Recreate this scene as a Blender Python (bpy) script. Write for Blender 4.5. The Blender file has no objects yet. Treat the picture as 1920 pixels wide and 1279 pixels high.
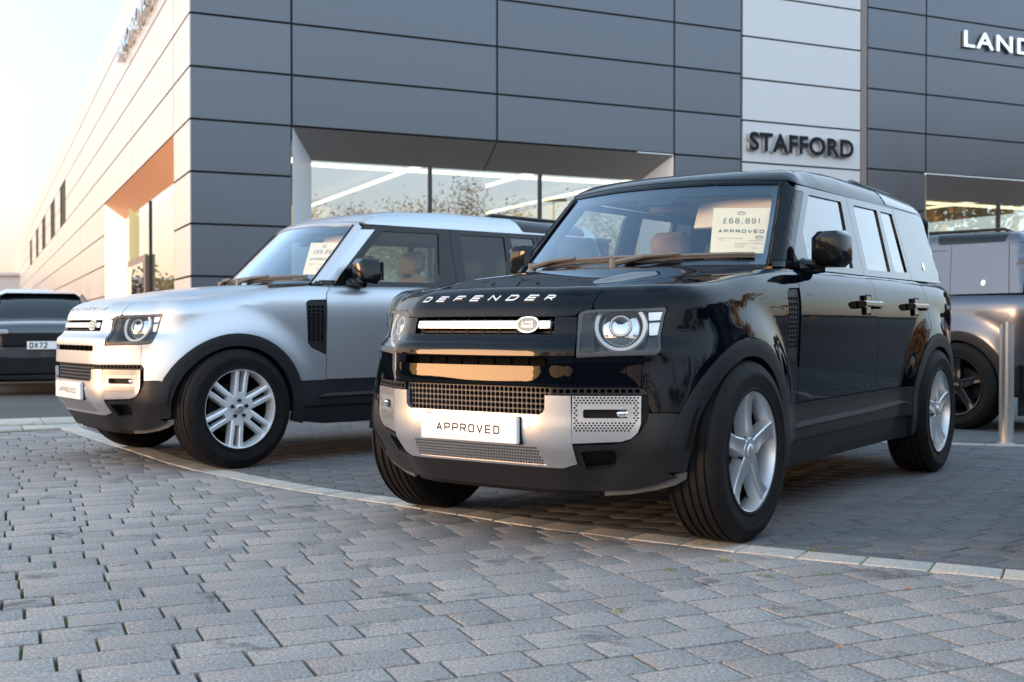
import bpy, math, random
import numpy as np
from mathutils import Vector
from mathutils.geometry import delaunay_2d_cdt
random.seed(7); rng=np.random.default_rng(7)
R=math.radians
S=bpy.context.scene
COL=S.collection
# ------------------------------------------------------------------ camera
cam=bpy.data.cameras.new('camera'); camo=bpy.data.objects.new('camera',cam); COL.objects.link(camo)
cam.sensor_width=36; cam.lens=2148/1920*36; cam.clip_start=.05; cam.clip_end=3000
camo.location=(0,0,.9667); camo.rotation_euler=(R(90)-math.atan(28.5/2148),0,0)
cam.dof.use_dof=True; cam.dof.focus_distance=5.0; cam.dof.aperture_fstop=4.2
S.camera=camo
# ------------------------------------------------------------------ sky and light
SUN_AZ=math.atan2(-.95,-.30)      # direction to the sunset glow (x,y)=(-.95,-.30)
SUN_EL=R(5.0)
W=bpy.data.worlds.new('World'); S.world=W; W.use_nodes=True
nt=W.node_tree; bg=nt.nodes['Background']
sky=nt.nodes.new('ShaderNodeTexSky'); sky.sky_type='NISHITA'; sky.sun_disc=False
sky.sun_elevation=SUN_EL; sky.sun_rotation=SUN_AZ; sky.altitude=100; sky.air_density=1.0; sky.dust_density=1.0; sky.ozone_density=3.0
nt.links.new(sky.outputs[0],bg.inputs[0]); bg.inputs[1].default_value=.05
# thin evening haze over the clear sky: pale veil everywhere, warm glow round the sunset azimuth
def wn(t,**k):
    x=nt.nodes.new(t)
    for a_,v_ in k.items(): setattr(x,a_,v_)
    return x
tc=wn('ShaderNodeTexCoord'); sp=wn('ShaderNodeSeparateXYZ'); nt.links.new(tc.outputs['Generated'],sp.inputs[0])
flat=wn('ShaderNodeVectorMath',operation='MULTIPLY'); flat.inputs[1].default_value=(1,1,0); nt.links.new(tc.outputs['Generated'],flat.inputs[0])
nrm=wn('ShaderNodeVectorMath',operation='NORMALIZE'); nt.links.new(flat.outputs[0],nrm.inputs[0])
dt=wn('ShaderNodeVectorMath',operation='DOT_PRODUCT'); dt.inputs[1].default_value=(-.9536,-.3011,0); nt.links.new(nrm.outputs[0],dt.inputs[0])
fz=wn('ShaderNodeMapRange',interpolation_type='SMOOTHSTEP'); fz.inputs[1].default_value=-.25; fz.inputs[2].default_value=1.0; nt.links.new(dt.outputs['Value'],fz.inputs[0])
pw=wn('ShaderNodeMath',operation='POWER'); pw.inputs[1].default_value=1.15; nt.links.new(fz.outputs[0],pw.inputs[0])
def wramp(st):
    r=wn('ShaderNodeValToRGB'); e=r.color_ramp.elements
    while len(e)<len(st): e.new(.5)
    for k,(p,c) in enumerate(st): e[k].position=p; e[k].color=(*c,1)
    nt.links.new(sp.outputs[2],r.inputs[0]); return r
SKY_SUN=wramp([(0,(.98,.45,.18)),(.06,(.96,.56,.30)),(.16,(.78,.63,.48)),(.34,(.45,.48,.49)),(.65,(.245,.315,.375)),(1,(.16,.235,.315))])
SKY_FAR=wramp([(0,(.150,.140,.143)),(.07,(.205,.205,.215)),(.18,(.285,.325,.365)),(.4,(.32,.39,.46)),(.65,(.24,.32,.40)),(1,(.16,.235,.315))])
mxs=wn('ShaderNodeMix',data_type='RGBA'); nt.links.new(pw.outputs[0],mxs.inputs[0]); nt.links.new(SKY_FAR.outputs[0],mxs.inputs[6]); nt.links.new(SKY_SUN.outputs[0],mxs.inputs[7])
bg2=wn('ShaderNodeBackground'); bg2.inputs[1].default_value=1.0; nt.links.new(mxs.outputs[2],bg2.inputs[0])
# the sky opposite the sunset's side, to the north, is deeper
dn=wn('ShaderNodeVectorMath',operation='DOT_PRODUCT'); dn.inputs[1].default_value=(-.35,.94,0); nt.links.new(nrm.outputs[0],dn.inputs[0])
fn_=wn('ShaderNodeMapRange',interpolation_type='SMOOTHSTEP'); fn_.inputs[1].default_value=.35; fn_.inputs[2].default_value=.98; fn_.inputs[3].default_value=1.0; fn_.inputs[4].default_value=.52; nt.links.new(dn.outputs['Value'],fn_.inputs[0]); nt.links.new(fn_.outputs[0],bg2.inputs[1])
ad=wn('ShaderNodeAddShader'); nt.links.new(bg.outputs[0],ad.inputs[0]); nt.links.new(bg2.outputs[0],ad.inputs[1]); nt.links.new(ad.outputs[0],nt.nodes['World Output'].inputs[0])
sl=bpy.data.lights.new('sun','SUN'); sl.energy=.8; sl.angle=R(20); sl.color=(1,.53,.27)
so=bpy.data.objects.new('sun',sl); COL.objects.link(so)
d=Vector((-.95*math.cos(SUN_EL),-.30*math.cos(SUN_EL),math.sin(SUN_EL)))
so.rotation_euler=d.to_track_quat('Z','Y').to_euler(); so.location=(-20,-6,12)
S.view_settings.view_transform='Standard'; S.view_settings.look='None'; S.view_settings.exposure=2.2; S.view_settings.gamma=1
S.cycles.max_bounces=10; S.cycles.transparent_max_bounces=16; S.cycles.caustics_reflective=False; S.cycles.caustics_refractive=False
S.cycles.sample_clamp_indirect=6
# ------------------------------------------------------------------ materials
MATS={}
def pmat(name,col=(.5,.5,.5),rough=.5,metal=0,coat=0,coat_r=.03,spec=.5,emit=None,es=0):
    m=bpy.data.materials.new(name); m.use_nodes=True; b=m.node_tree.nodes['Principled BSDF']
    b.inputs['Base Color'].default_value=(*col,1); b.inputs['Roughness'].default_value=rough; b.inputs['Metallic'].default_value=metal
    b.inputs['Coat Weight'].default_value=coat; b.inputs['Coat Roughness'].default_value=coat_r; b.inputs['Specular IOR Level'].default_value=spec
    if emit: b.inputs['Emission Color'].default_value=(*emit,1); b.inputs['Emission Strength'].default_value=es
    MATS[name]=m; return m
def nodes(m): return m.node_tree.nodes,m.node_tree.links,m.node_tree.nodes['Principled BSDF']
def noise(m,scale,detail=3,rough=.55,vec='Object',dist=0):
    n,l,b=nodes(m); t=n.new('ShaderNodeTexCoord'); x=n.new('ShaderNodeTexNoise'); x.inputs['Scale'].default_value=scale
    x.inputs['Detail'].default_value=detail; x.inputs['Roughness'].default_value=rough; x.inputs['Distortion'].default_value=dist
    l.new(t.outputs[vec],x.inputs['Vector']); return x
def ramp(m,src,stops):
    n,l,b=nodes(m); r=n.new('ShaderNodeValToRGB'); e=r.color_ramp.elements
    while len(e)<len(stops): e.new(.5)
    for k,(p,c) in enumerate(stops):
        e[k].position=p; e[k].color=(*c,1) if len(c)==3 else c
    l.new(src,r.inputs[0]); return r
def mixc(m,fac,a,b_,mode='MIX'):
    n,l,b=nodes(m); x=n.new('ShaderNodeMix'); x.data_type='RGBA'; x.blend_type=mode
    for s,v in ((0,fac),(6,a),(7,b_)):
        if hasattr(v,'is_linked') or hasattr(v,'links'): l.new(v,x.inputs[s])
        elif isinstance(v,(int,float)): x.inputs[s].default_value=v
        else: x.inputs[s].default_value=(*v,1)
    return x.outputs[2]
def bump(m,src,strength,dist=.01):
    n,l,b=nodes(m); x=n.new('ShaderNodeBump'); x.inputs['Strength'].default_value=strength; x.inputs['Distance'].default_value=dist
    l.new(src,x.inputs['Height']); l.new(x.outputs[0],b.inputs['Normal']); return x
def vary(m,scale,amt,base,rough=None,ramt=0):
    x=noise(m,scale); n,l,b=nodes(m); lo=tuple(c*(1-amt) for c in base); hi=tuple(min(1,c*(1+amt)) for c in base)
    r=ramp(m,x.outputs['Fac'],[(.3,lo),(.7,hi)]); l.new(r.outputs[0],b.inputs['Base Color'])
    if rough is not None:
        q=n.new('ShaderNodeMapRange'); q.inputs[1].default_value=.3; q.inputs[2].default_value=.7; q.inputs[3].default_value=rough-ramt; q.inputs[4].default_value=rough+ramt
        l.new(x.outputs['Fac'],q.inputs[0]); l.new(q.outputs[0],b.inputs['Roughness'])
    return x
def glass(name,tint,refl=1.0,rough=0.0,ior=1.5,extra=0,gcol=(1,1,1)):
    m=bpy.data.materials.new(name); m.use_nodes=True; n=m.node_tree.nodes; l=m.node_tree.links; n.remove(n['Principled BSDF'])
    tr=n.new('ShaderNodeBsdfTransparent'); tr.inputs[0].default_value=(*tint,1); gl=n.new('ShaderNodeBsdfGlossy'); gl.inputs['Roughness'].default_value=rough; gl.inputs[0].default_value=(*gcol,1)
    fr=n.new('ShaderNodeFresnel'); ge=n.new('ShaderNodeNewGeometry'); io=n.new('ShaderNodeMapRange'); io.inputs[3].default_value=ior; io.inputs[4].default_value=1/ior; l.new(ge.outputs['Backfacing'],io.inputs[0]); l.new(io.outputs[0],fr.inputs[0]); mx=n.new('ShaderNodeMixShader')
    mp=n.new('ShaderNodeMapRange'); mp.inputs[3].default_value=extra; mp.inputs[4].default_value=extra+refl; mp.clamp=True
    l.new(fr.outputs[0],mp.inputs[0]); l.new(mp.outputs[0],mx.inputs[0]); l.new(tr.outputs[0],mx.inputs[1]); l.new(gl.outputs[0],mx.inputs[2]); l.new(mx.outputs[0],n['Material Output'].inputs[0])
    MATS[name]=m; return m
pmat('paint_black',(.0012,.0022,.0042),.3,0,1,.012,0)
m=pmat('paint_silver',(.51,.53,.56),.38,.74,.4,.07); 
pmat('paint_grey',(.085,.10,.13),.30,.75,.4,.1)
pmat('paint_white_roof',(.51,.53,.56),.38,.74,.4,.07)
pmat('paint_suv',(.05,.052,.06),.3,.5,1,.03)
MATS['paint_black'].node_tree.nodes['Principled BSDF'].inputs['Coat IOR'].default_value=1.28
pmat('gloss_black',(.004,.005,.006),.2,0,1,.015,.1)
m=pmat('plastic_dark',(.0125,.0135,.016),.5,spec=.28); bump(m,noise(m,420,2).outputs['Fac'],.12,.002)
m=pmat('plastic_black',(.005,.005,.006),.55,spec=.25)
m=MATS['gloss_black'].node_tree.nodes['Principled BSDF'].inputs['Coat IOR'].default_value=1.32
pmat('plastic_grey',(.10,.095,.09),.45)
pmat('plastic_mid',(.045,.046,.05),.45)
pmat('ink_faint',(.45,.42,.33),.7)
pmat('bezel',(.045,.047,.052),.32,.3)
pmat('bright_silver',(.62,.62,.63),.30,.85,.2,.1)
pmat('chrome',(.85,.85,.86),.06,1)
pmat('bar_white',(.82,.82,.82),.28,.6)
pmat('alloy',(.60,.61,.63),.37,.8)
pmat('alloy_dark',(.02,.02,.022),.2,.5,.5)
m=pmat('rubber',(.006,.006,.006),.75,spec=.22); vary(m,25,.4,(.0065,.006,.006))
pmat('brake',(.022,.021,.021),.6,.4)
pmat('plate_white',(.80,.79,.77),.35,0,.3)
pmat('ink',(.006,.006,.007),.7,spec=.1)
pmat('ink_grey',(.12,.12,.11),.6)
m=pmat('paper',(.88,.81,.56),.6)
pmat('seat_leather',(.34,.25,.175),.5)
pmat('seat_dark',(.05,.05,.052),.6)
pmat('interior_dark',(.018,.02,.023),.6)
pmat('headlining',(.80,.70,.52),.8)
pmat('lamp_clear',(.48,.48,.50),.15,.9)
pmat('alloy_bright',(.80,.81,.83),.42,.55)
pmat('lamp_ring',(.40,.375,.35),.25,.6)
pmat('lamp_dome',(.50,.52,.55),.03,1)
pmat('amber',(.5,.28,.16),.2,.2)
pmat('red_lens',(.30,.008,.01),.1,0,1)
pmat('badge_green',(.22,.24,.20),.45,0)
pmat('underbody',(.004,.004,.004),.95,spec=.08)
glass('windscreen_glass',(.90,.93,.93),3.0,0,1.5,.0,(.74,.87,1))
glass('side_glass',(.68,.78,.77),1.75,0,1.5,.0)
glass('side_glass_dark',(.50,.62,.64),.9,0,1.5,.0)
glass('rear_glass',(.45,.53,.52),1.75,0,1.5,.0)
glass('lamp_glass',(.95,.95,.95),.9,0,1.45)
glass('building_glass',(.70,.72,.66),1.0,.008,1.5,.32)
# ------------------------------------------------------------------ object helpers
def link(o,parent=None):
    COL.objects.link(o)
    if parent is not None: o.parent=parent
    return o
def mesh_obj(name,V,Fc,mat,parent=None,smooth=None,normals=None):
    me=bpy.data.meshes.new(name); me.from_pydata([tuple(map(float,v)) for v in V],[],[tuple(map(int,f)) for f in Fc]); 
    mats=mat if isinstance(mat,(list,tuple)) else [mat]
    for q in mats: me.materials.append(MATS[q] if isinstance(q,str) else q)
    if normals is not None:
        me.shade_smooth(); me.normals_split_custom_set([tuple(map(float,n)) for n in normals])
    elif smooth is not None:
        me.shade_smooth(); me.set_sharp_from_angle(angle=R(smooth))
    me.update()
    return link(bpy.data.objects.new(name,me),parent)
def empty(name,loc=(0,0,0),rz=0,parent=None):
    o=bpy.data.objects.new(name,None); o.location=loc; o.rotation_euler=(0,0,rz); o.empty_display_size=.3; return link(o,parent)
def tag(o,label,cat,group=None,kind=None):
    if label: o['label']=label
    if cat: o['category']=cat
    if group: o['group']=group
    if kind: o['kind']=kind
    return o
def struct(o): o['kind']='structure'; return o
class MB:
    def __init__(s): s.v=[]; s.f=[]
    def add(s,V,Fc):
        k=len(s.v); s.v+= [tuple(v) for v in V]; s.f+=[tuple(i+k for i in f) for f in Fc]; return s
    def box(s,x0,x1,y0,y1,z0,z1,M=None,bev=0):
        if bev>0:
            b=bev; V=[];
            for x,sx in ((x0,1),(x1,-1)):
                for y,sy in ((y0,1),(y1,-1)):
                    for z,sz in ((z0,1),(z1,-1)):
                        V+=[(x,y+sy*b,z+sz*b),(x+sx*b,y,z+sz*b),(x+sx*b,y+sy*b,z)]
            def I(i,j,k,a): return ((i*2+j)*2+k)*3+a
            Fc=[]
            Fc+=[(I(0,0,0,0),I(0,0,1,0),I(0,1,1,0),I(0,1,0,0)),(I(1,0,0,0),I(1,1,0,0),I(1,1,1,0),I(1,0,1,0))]
            Fc+=[(I(0,0,0,1),I(1,0,0,1),I(1,0,1,1),I(0,0,1,1)),(I(0,1,0,1),I(0,1,1,1),I(1,1,1,1),I(1,1,0,1))]
            Fc+=[(I(0,0,0,2),I(0,1,0,2),I(1,1,0,2),I(1,0,0,2)),(I(0,0,1,2),I(1,0,1,2),I(1,1,1,2),I(0,1,1,2))]
            for k in (0,1):
                for j in (0,1): Fc.append((I(0,j,k,1),I(0,j,k,2),I(1,j,k,2),I(1,j,k,1)))
                for i in (0,1): Fc.append((I(i,0,k,0),I(i,0,k,2),I(i,1,k,2),I(i,1,k,0)))
            for i in (0,1):
                for j in (0,1): Fc.append((I(i,j,0,0),I(i,j,0,1),I(i,j,1,1),I(i,j,1,0)))
            for i in (0,1):
                for j in (0,1):
                    for k in (0,1): Fc.append((I(i,j,k,0),I(i,j,k,1),I(i,j,k,2)))
        else:
            V=[(x,y,z) for x in (x0,x1) for y in (y0,y1) for z in (z0,z1)]
            Fc=[(0,1,3,2),(4,6,7,5),(0,4,5,1),(2,3,7,6),(0,2,6,4),(1,5,7,3)]
        if M is not None: V=[tuple(M@Vector(v)) for v in V]
        return s.add(V,Fc)
    def obox(s,o,ex,ey,ez,a,b,c):  # box with origin o, axes, extents (a0,a1) ...
        o=np.array(o,float);V=[o+np.array(ex)*x+np.array(ey)*y+np.array(ez)*z for x in a for y in b for z in c]
        return s.add(V,[(0,1,3,2),(4,6,7,5),(0,4,5,1),(2,3,7,6),(0,2,6,4),(1,5,7,3)])
    def quad(s,a,b,c,d): return s.add([a,b,c,d],[(0,1,2,3)])
    def tube(s,pts,r,n=8,caps=True):
        P=[Vector(p) for p in pts]; rs=r if isinstance(r,(list,tuple)) else [r]*len(P); V=[];Fc=[]
        up=Vector((0,0,1)); t0=(P[1]-P[0]).normalized()
        if abs(t0.dot(up))>.95: up=Vector((1,0,0))
        for i,p in enumerate(P):
            t=((P[min(i+1,len(P)-1)]-P[max(i-1,0)])).normalized(); a=t.cross(up).normalized(); b=a.cross(t)
            for k in range(n):
                q=2*math.pi*k/n; V.append(tuple(p+(a*math.cos(q)+b*math.sin(q))*rs[i]))
        for i in range(len(P)-1):
            for k in range(n): Fc.append((i*n+k,i*n+(k+1)%n,(i+1)*n+(k+1)%n,(i+1)*n+k))
        if caps: Fc+= [tuple(range(n))[::-1],tuple((len(P)-1)*n+k for k in range(n))]
        return s.add(V,Fc)
    def lathe(s,prof,n=48,axis='y',closed=False):
        V=[];Fc=[];m=len(prof)
        for k in range(n):
            q=2*math.pi*k/n
            for r,h in prof: V.append((r*math.cos(q),h,r*math.sin(q)) if axis=='y' else (r*math.cos(q),r*math.sin(q),h))
        for k in range(n):
            for i in range(m if closed else m-1):
                j=(i+1)%m; Fc.append((k*m+i,k*m+j,((k+1)%n)*m+j,((k+1)%n)*m+i) if axis!='y' else (k*m+i,((k+1)%n)*m+i,((k+1)%n)*m+j,k*m+j))
        return s.add(V,Fc)
    def prism(s,poly,fn0,fn1):
        n=len(poly);V=[fn0(*p) for p in poly]+[fn1(*p) for p in poly]
        Fc=[tuple(range(n)),tuple(range(2*n-1,n-1,-1))]+[(i,(i+1)%n+0,(i+1)%n+n,i+n)[::-1] for i in range(n)]
        return s.add(V,Fc)
    def build(s,name,mat,parent=None,smooth=None): return mesh_obj(name,s.v,s.f,mat,parent,smooth)
def rounded(pts,r=.01,n=4):
    out=[];m=len(pts)
    for i in range(m):
        p=np.array(pts[i],float);a=np.array(pts[i-1],float)-p;b=np.array(pts[(i+1)%m],float)-p
        la,lb=np.linalg.norm(a),np.linalg.norm(b);q=min(r,la*.45,lb*.45)
        s,e=p+a/la*q,p+b/lb*q
        for t in np.linspace(0,1,n): out.append(tuple((1-t)**2*s+2*t*(1-t)*p+t*t*e))
    return out
def dup(root,name=None,swap=None,parent=None,skip=()):
    def cp(o,par):
        if any(o.name.split('.')[0]==k for k in skip): return None
        c=o.copy(); COL.objects.link(c); c.parent=par
        if swap and o.type=='MESH':
            for s_ in c.material_slots:
                src=s_.material.name
                if src in swap: s_.link='OBJECT'; s_.material=MATS[swap[src]]
        for ch in o.children: cp(ch,c)
        return c
    c=cp(root,parent); 
    if name: c.name=name
    return c
# stroke lettering: each glyph is a set of ribbons
GL={'A':[[(0,0),(.5,1),(1,0)],[(.2,.33),(.8,.33)]],'P':[[(0,0),(0,1),(.86,1),(1,.86),(1,.58),(.86,.44),(.06,.44)]],
'R':[[(0,0),(0,1),(.86,1),(1,.86),(1,.6),(.86,.46),(.06,.46)],[(.55,.42),(1,0)]],'O':[[(.15,0),(0,.15),(0,.85),(.15,1),(.85,1),(1,.85),(1,.15),(.85,0),(.15,0)]],
'V':[[(0,1),(.5,0),(1,1)]],'E':[[(1,1),(0,1),(0,0),(1,0)],[(.06,.5),(.92,.5)]],'D':[[(0,0),(0,1),(.8,1),(1,.8),(1,.2),(.8,0),(0,0)]],
'F':[[(0,0),(0,1),(1,1)],[(.06,.5),(.88,.5)]],'N':[[(0,0),(0,1),(1,0),(1,1)]],'S':[[(.95,.84),(.8,1),(.2,1),(0,.84),(0,.64),(.2,.53),(.8,.46),(1,.34),(1,.15),(.8,0),(.2,0),(.03,.17)]],
'T':[[(0,1),(1,1)],[(.5,.97),(.5,0)]],'L':[[(0,1),(0,0),(1,0)]],'X':[[(0,0),(1,1)],[(0,1),(1,0)]],
'6':[[(.95,.86),(.8,1),(.2,1),(0,.85),(0,.15),(.2,0),(.8,0),(1,.15),(1,.4),(.8,.55),(.05,.55)]],
'8':[[(.2,.52),(.04,.66),(.04,.86),(.2,1),(.8,1),(.96,.86),(.96,.66),(.8,.52),(.2,.52)],[(.2,.5),(0,.36),(0,.14),(.2,0),(.8,0),(1,.14),(1,.36),(.8,.5)]],
'9':[[(.05,.14),(.2,0),(.8,0),(1,.15),(1,.85),(.8,1),(.2,1),(0,.85),(0,.6),(.2,.45),(.95,.45)]],'1':[[(.2,.82),(.55,1),(.55,0)]],
'7':[[(0,1),(1,1),(.35,0)]],'2':[[(.03,.83),(.2,1),(.8,1),(1,.85),(1,.62),(0,0),(1,0)]],'£':[[(.95,.84),(.8,1),(.4,1),(.25,.84),(.25,.1),(0,0),(1,0)],[(.05,.48),(.75,.48)]],',':[[(.5,.1),(.3,-.18)]],' ':[]}
def ribbon(pl,t):
    P=[np.array(p,float) for p in pl];closed=np.allclose(P[0],P[-1]);
    if closed:P=P[:-1]
    n=len(P);Lf=[];Rt=[]
    for i in range(n):
        a=P[i-1] if (i>0 or closed) else None; b=P[(i+1)%n] if (i<n-1 or closed) else None
        d1=(P[i]-a)/np.linalg.norm(P[i]-a) if a is not None else None; d2=(b-P[i])/np.linalg.norm(b-P[i]) if b is not None else None
        if d1 is None: nn=np.array([-d2[1],d2[0]]);k=1
        elif d2 is None: nn=np.array([-d1[1],d1[0]]);k=1
        else:
            n1=np.array([-d1[1],d1[0]]);n2=np.array([-d2[1],d2[0]]);nn=n1+n2;L=np.linalg.norm(nn)
            nn=nn/max(L,1e-6);k=min(1/max(nn@n1,.35),2.2)
        Lf.append(P[i]+nn*t/2*k);Rt.append(P[i]-nn*t/2*k)
    return Lf,Rt,closed
def text(mb,txt,h,w,gap,t,mapf,depth,slant=0,narrow={}):
    """mapf(a,b,c): a along, b up, c outwards"""
    x=0;z=0
    for ch in txt:
        cw=w*narrow.get(ch,1.0)
        for k,st in enumerate(GL[ch]):
            pl=[(x+p[0]*(cw-t)+t/2+slant*p[1]*h,p[1]*(h-t)+t/2) for p in st]
            Lf,Rt,cl=ribbon(pl,t);n=len(Lf);c1=depth+k*depth*.04+.00005*k;V=[];
            for a,b in zip(Lf,Rt): V+=[mapf(a[0],a[1],c1),mapf(b[0],b[1],c1),mapf(a[0],a[1],0),mapf(b[0],b[1],0)]
            Fc=[]
            for i in range(n if cl else n-1):
                p,q=4*i,4*((i+1)%n);Fc+=[(p,p+1,q+1,q),(p+2,p,q,q+2),(p+1,p+3,q+3,q+1)]
            if not cl: Fc+=[(0,2,3,1),(4*n-4,4*n-3,4*n-1,4*n-2)]
            mb.add(V,Fc)
        x+=cw+gap
    return x-gap

# ------------------------------------------------------------------ analytic body surface of the off-roader
def cr(pts,n=12):
    P=np.array(pts,float);Q=np.vstack([2*P[0]-P[1],P,2*P[-1]-P[-2]]);out=[]
    for i in range(1,len(Q)-2):
        p0,p1,p2,p3=Q[i-1:i+3]
        d1=max(np.linalg.norm(p2-p1),1e-6)**.5;d0=max(np.linalg.norm(p1-p0),1e-6)**.5;d2=max(np.linalg.norm(p3-p2),1e-6)**.5
        m1=(p1-p0)/d0-(p2-p0)/(d0+d1)+(p2-p1)/d1
        m2=(p2-p1)/d1-(p3-p1)/(d1+d2)+(p3-p2)/d2
        m1*=d1;m2*=d1
        for t in np.linspace(0,1,n,endpoint=False):
            h=t*t*(3-2*t)
            out.append((2*t**3-3*t*t+1)*p1+(t**3-2*t*t+t)*m1+h*p2+(t**3-t*t)*m2)
    out.append(P[-1]);return np.array(out)
def sstep(a,b,x):
    t=np.clip((x-a)/(b-a),0,1);return t*t*(3-2*t)
def smax(a,b,r):
    u=np.maximum(a+r,0);v=np.maximum(b+r,0)
    return np.minimum(-r,np.maximum(a,b))+np.sqrt(u*u+v*v)
_PL=cr([(.80,-.25),(.805,0),(.80,.25),(.792,.37),(.768,.455),(.733,.515),(.67,.607),(.59,.715),(.505,.80),(.40,.857),(.25,.89),(0,.902),(-.5,.90),(-1.2,.902),(-2.2,.902),(-2.9,.905),(-3.4,.90),(-3.62,.87),(-3.77,.80),(-3.85,.66),(-3.87,.35),(-3.875,0),(-3.87,-.35)],40)
_i0=np.argmin(np.abs(_PL[:len(_PL)//2,1]));_i1=len(_PL)//2+np.argmin(np.abs(_PL[len(_PL)//2:,1]))
_PL=_PL[_i0:_i1+1];_PL[0,1]=0;_PL[-1,1]=0
_s=np.concatenate([[0],np.cumsum(np.hypot(*np.diff(_PL,axis=0).T))])
UMAX=_s[-1];US=np.linspace(0,UMAX,1400)
CX=np.interp(US,_s,_PL[:,0]);CY=np.interp(US,_s,_PL[:,1])
def _sm(a,k=9):
    p=np.pad(a,k,mode='reflect',reflect_type='odd');return np.convolve(p,np.ones(2*k+1)/(2*k+1),'valid')
_tx=_sm(np.gradient(CX,US));_ty=_sm(np.gradient(CY,US));_l=np.hypot(_tx,_ty);NX=_ty/_l;NY=-_tx/_l
def C(u):
    a=np.abs(u);return np.interp(a,US,CX),np.interp(a,US,CY),np.interp(a,US,NX),np.interp(a,US,NY)
# lookup
_gx=np.arange(-4.3,1.3,.012);_gy=np.arange(0,1.35,.012)
_D=np.zeros((len(_gx),len(_gy)));_U=np.zeros_like(_D)
for _k,_x in enumerate(_gx):
    d2=(_x-CX[None])**2+(_gy[:,None]-CY[None])**2
    j=np.argmin(d2,1);nd=(_x-CX[j])*NX[j]+(_gy-CY[j])*NY[j]
    _D[_k]=np.where(np.abs(nd)>.3,np.sign(nd)*np.sqrt(d2[np.arange(len(j)),j]),nd);_U[_k]=US[j]
def lut(T,x,y):
    a=np.clip((x-_gx[0])/.012,0,len(_gx)-1.001);b=np.clip(y/.012,0,len(_gy)-1.001)
    i=a.astype(int);j=b.astype(int);p=a-i;q=b-j
    return T[i,j]*(1-p)*(1-q)+T[i+1,j]*p*(1-q)+T[i,j+1]*(1-p)*q+T[i+1,j+1]*p*q
def tab(pairs):
    P=cr(sorted(pairs),10);xs,ys=P[:,0],P[:,1];return lambda z:np.interp(z,xs,ys)
offF=tab([(.15,-.2),(.2,-.165),(.27,-.13),(.33,-.095),(.385,-.062),(.46,-.012),(.52,.0),(.60,0),(.71,0),(.80,-.003),(.862,-.005),(.882,-.012),(.9,-.035),(.925,-.055),(.97,-.066),(1.0,-.075),(1.04,-.083),(1.1,-.1),(1.3,-.15)])
offS=tab([(.15,-.075),(.2,-.055),(.27,-.03),(.40,-.012),(.55,-.012),(.6,-.008),(.7,0),(.9,.010),(1.05,.014),(1.13,.008),(1.2,-.008),(1.27,-.03)])
zc=tab([(1.0,1.09),(.75,1.12),(.63,1.138),(.47,1.167),(.30,1.20),(.09,1.23),(-.2,1.262),(-.45,1.275),(-.8,1.28),(-4,1.28)])
Dd=tab([(1,0),(.7,0.0),(.52,.008),(.26,.03),(0,.042),(-.28,.035),(-.5,.02),(-.8,.01),(-4,.01)])
RR=tab([(1.2,.085),(.6,.085),(.3,.10),(0,.085),(-.4,.06),(-.7,.05),(-4,.05)])
def ztop(x,y):
    y=np.abs(y)
    return zc(x)-Dd(x)*sstep(.38,.52,y)-.012*(np.minimum(y,.45)/.45)**2-.05*np.maximum(y-.55,0)*sstep(-.3,.3,x)
def offs(u,z,x):
    nx=np.interp(u,US,NX);w=sstep(.12,.8,nx)
    o=w*offF(z)+(1-w)*offS(z)
    r=np.hypot(x,z-.405);b=.045*(1-sstep(.47,.70,r))
    r2=np.hypot(x+3.022,z-.405);b=b+.045*(1-sstep(.47,.70,r2))
    return o+b*(1-sstep(.55,.62,x))*sstep(-3.75,-3.6,x)
def f_body(p):
    x,y,z=p[:,0],np.abs(p[:,1]),p[:,2]
    d=lut(_D,x,y);u=lut(_U,x,y)
    ds=d-offs(u,z,x);dt=(z-ztop(x,y))
    A=smax(ds,dt,RR(x))
    # chamfered shoulder for the cabin
    ch=(ds+dt+.045)*.7071
    B=smax(smax(ds,ch,.02),dt,.008)
    w=sstep(-.15,-.6,x) if False else np.clip((-.1-x)/.4,0,1)
    return A*(1-w)+B*w
def grad(fn,p,e=.0012):
    g=np.zeros_like(p)
    for k in range(3):
        a=p.copy();a[:,k]+=e;b=p.copy();b[:,k]-=e;g[:,k]=fn(a)-fn(b)
    return g/np.maximum(np.linalg.norm(g,axis=1,keepdims=True),1e-9)
def solve(fn,o,d,t0,t1,n=26):
    a=np.full(len(o),t0);b=np.full(len(o),t1)
    for _ in range(n):
        m=(a+b)/2;s=fn(o+d*m[:,None])<0
        a=np.where(s,m,a);b=np.where(s,b,m)
    return o+d*((a+b)/2)[:,None]
FD=.16
def shell(q):
    q=np.asarray(q,float);u,v=q[:,0],q[:,1];sg=np.where(u<0,-1,1)
    cx,cy,nx,ny=C(u);th=np.maximum(v-1,0)/FD
    o=np.stack([cx-nx*FD,cy-ny*FD,np.minimum(v,1)],1)
    d=np.stack([nx*np.cos(th),ny*np.cos(th),np.sin(th)],1)
    P=solve(f_body,o,d,-.05,.42);N=grad(f_body,P)
    P[:,1]*=sg;N[:,1]*=sg;return P,N
def top(q):
    q=np.asarray(q,float)
    o=np.stack([q[:,0],np.abs(q[:,1]),np.full(len(q),.95)],1);d=np.tile([0,0,1.],(len(q),1))
    P=solve(f_body,o,d,0,.5);N=grad(f_body,P);sg=np.where(q[:,1]<0,-1,1)
    P[:,1]*=sg;N[:,1]*=sg;return P,N
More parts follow.
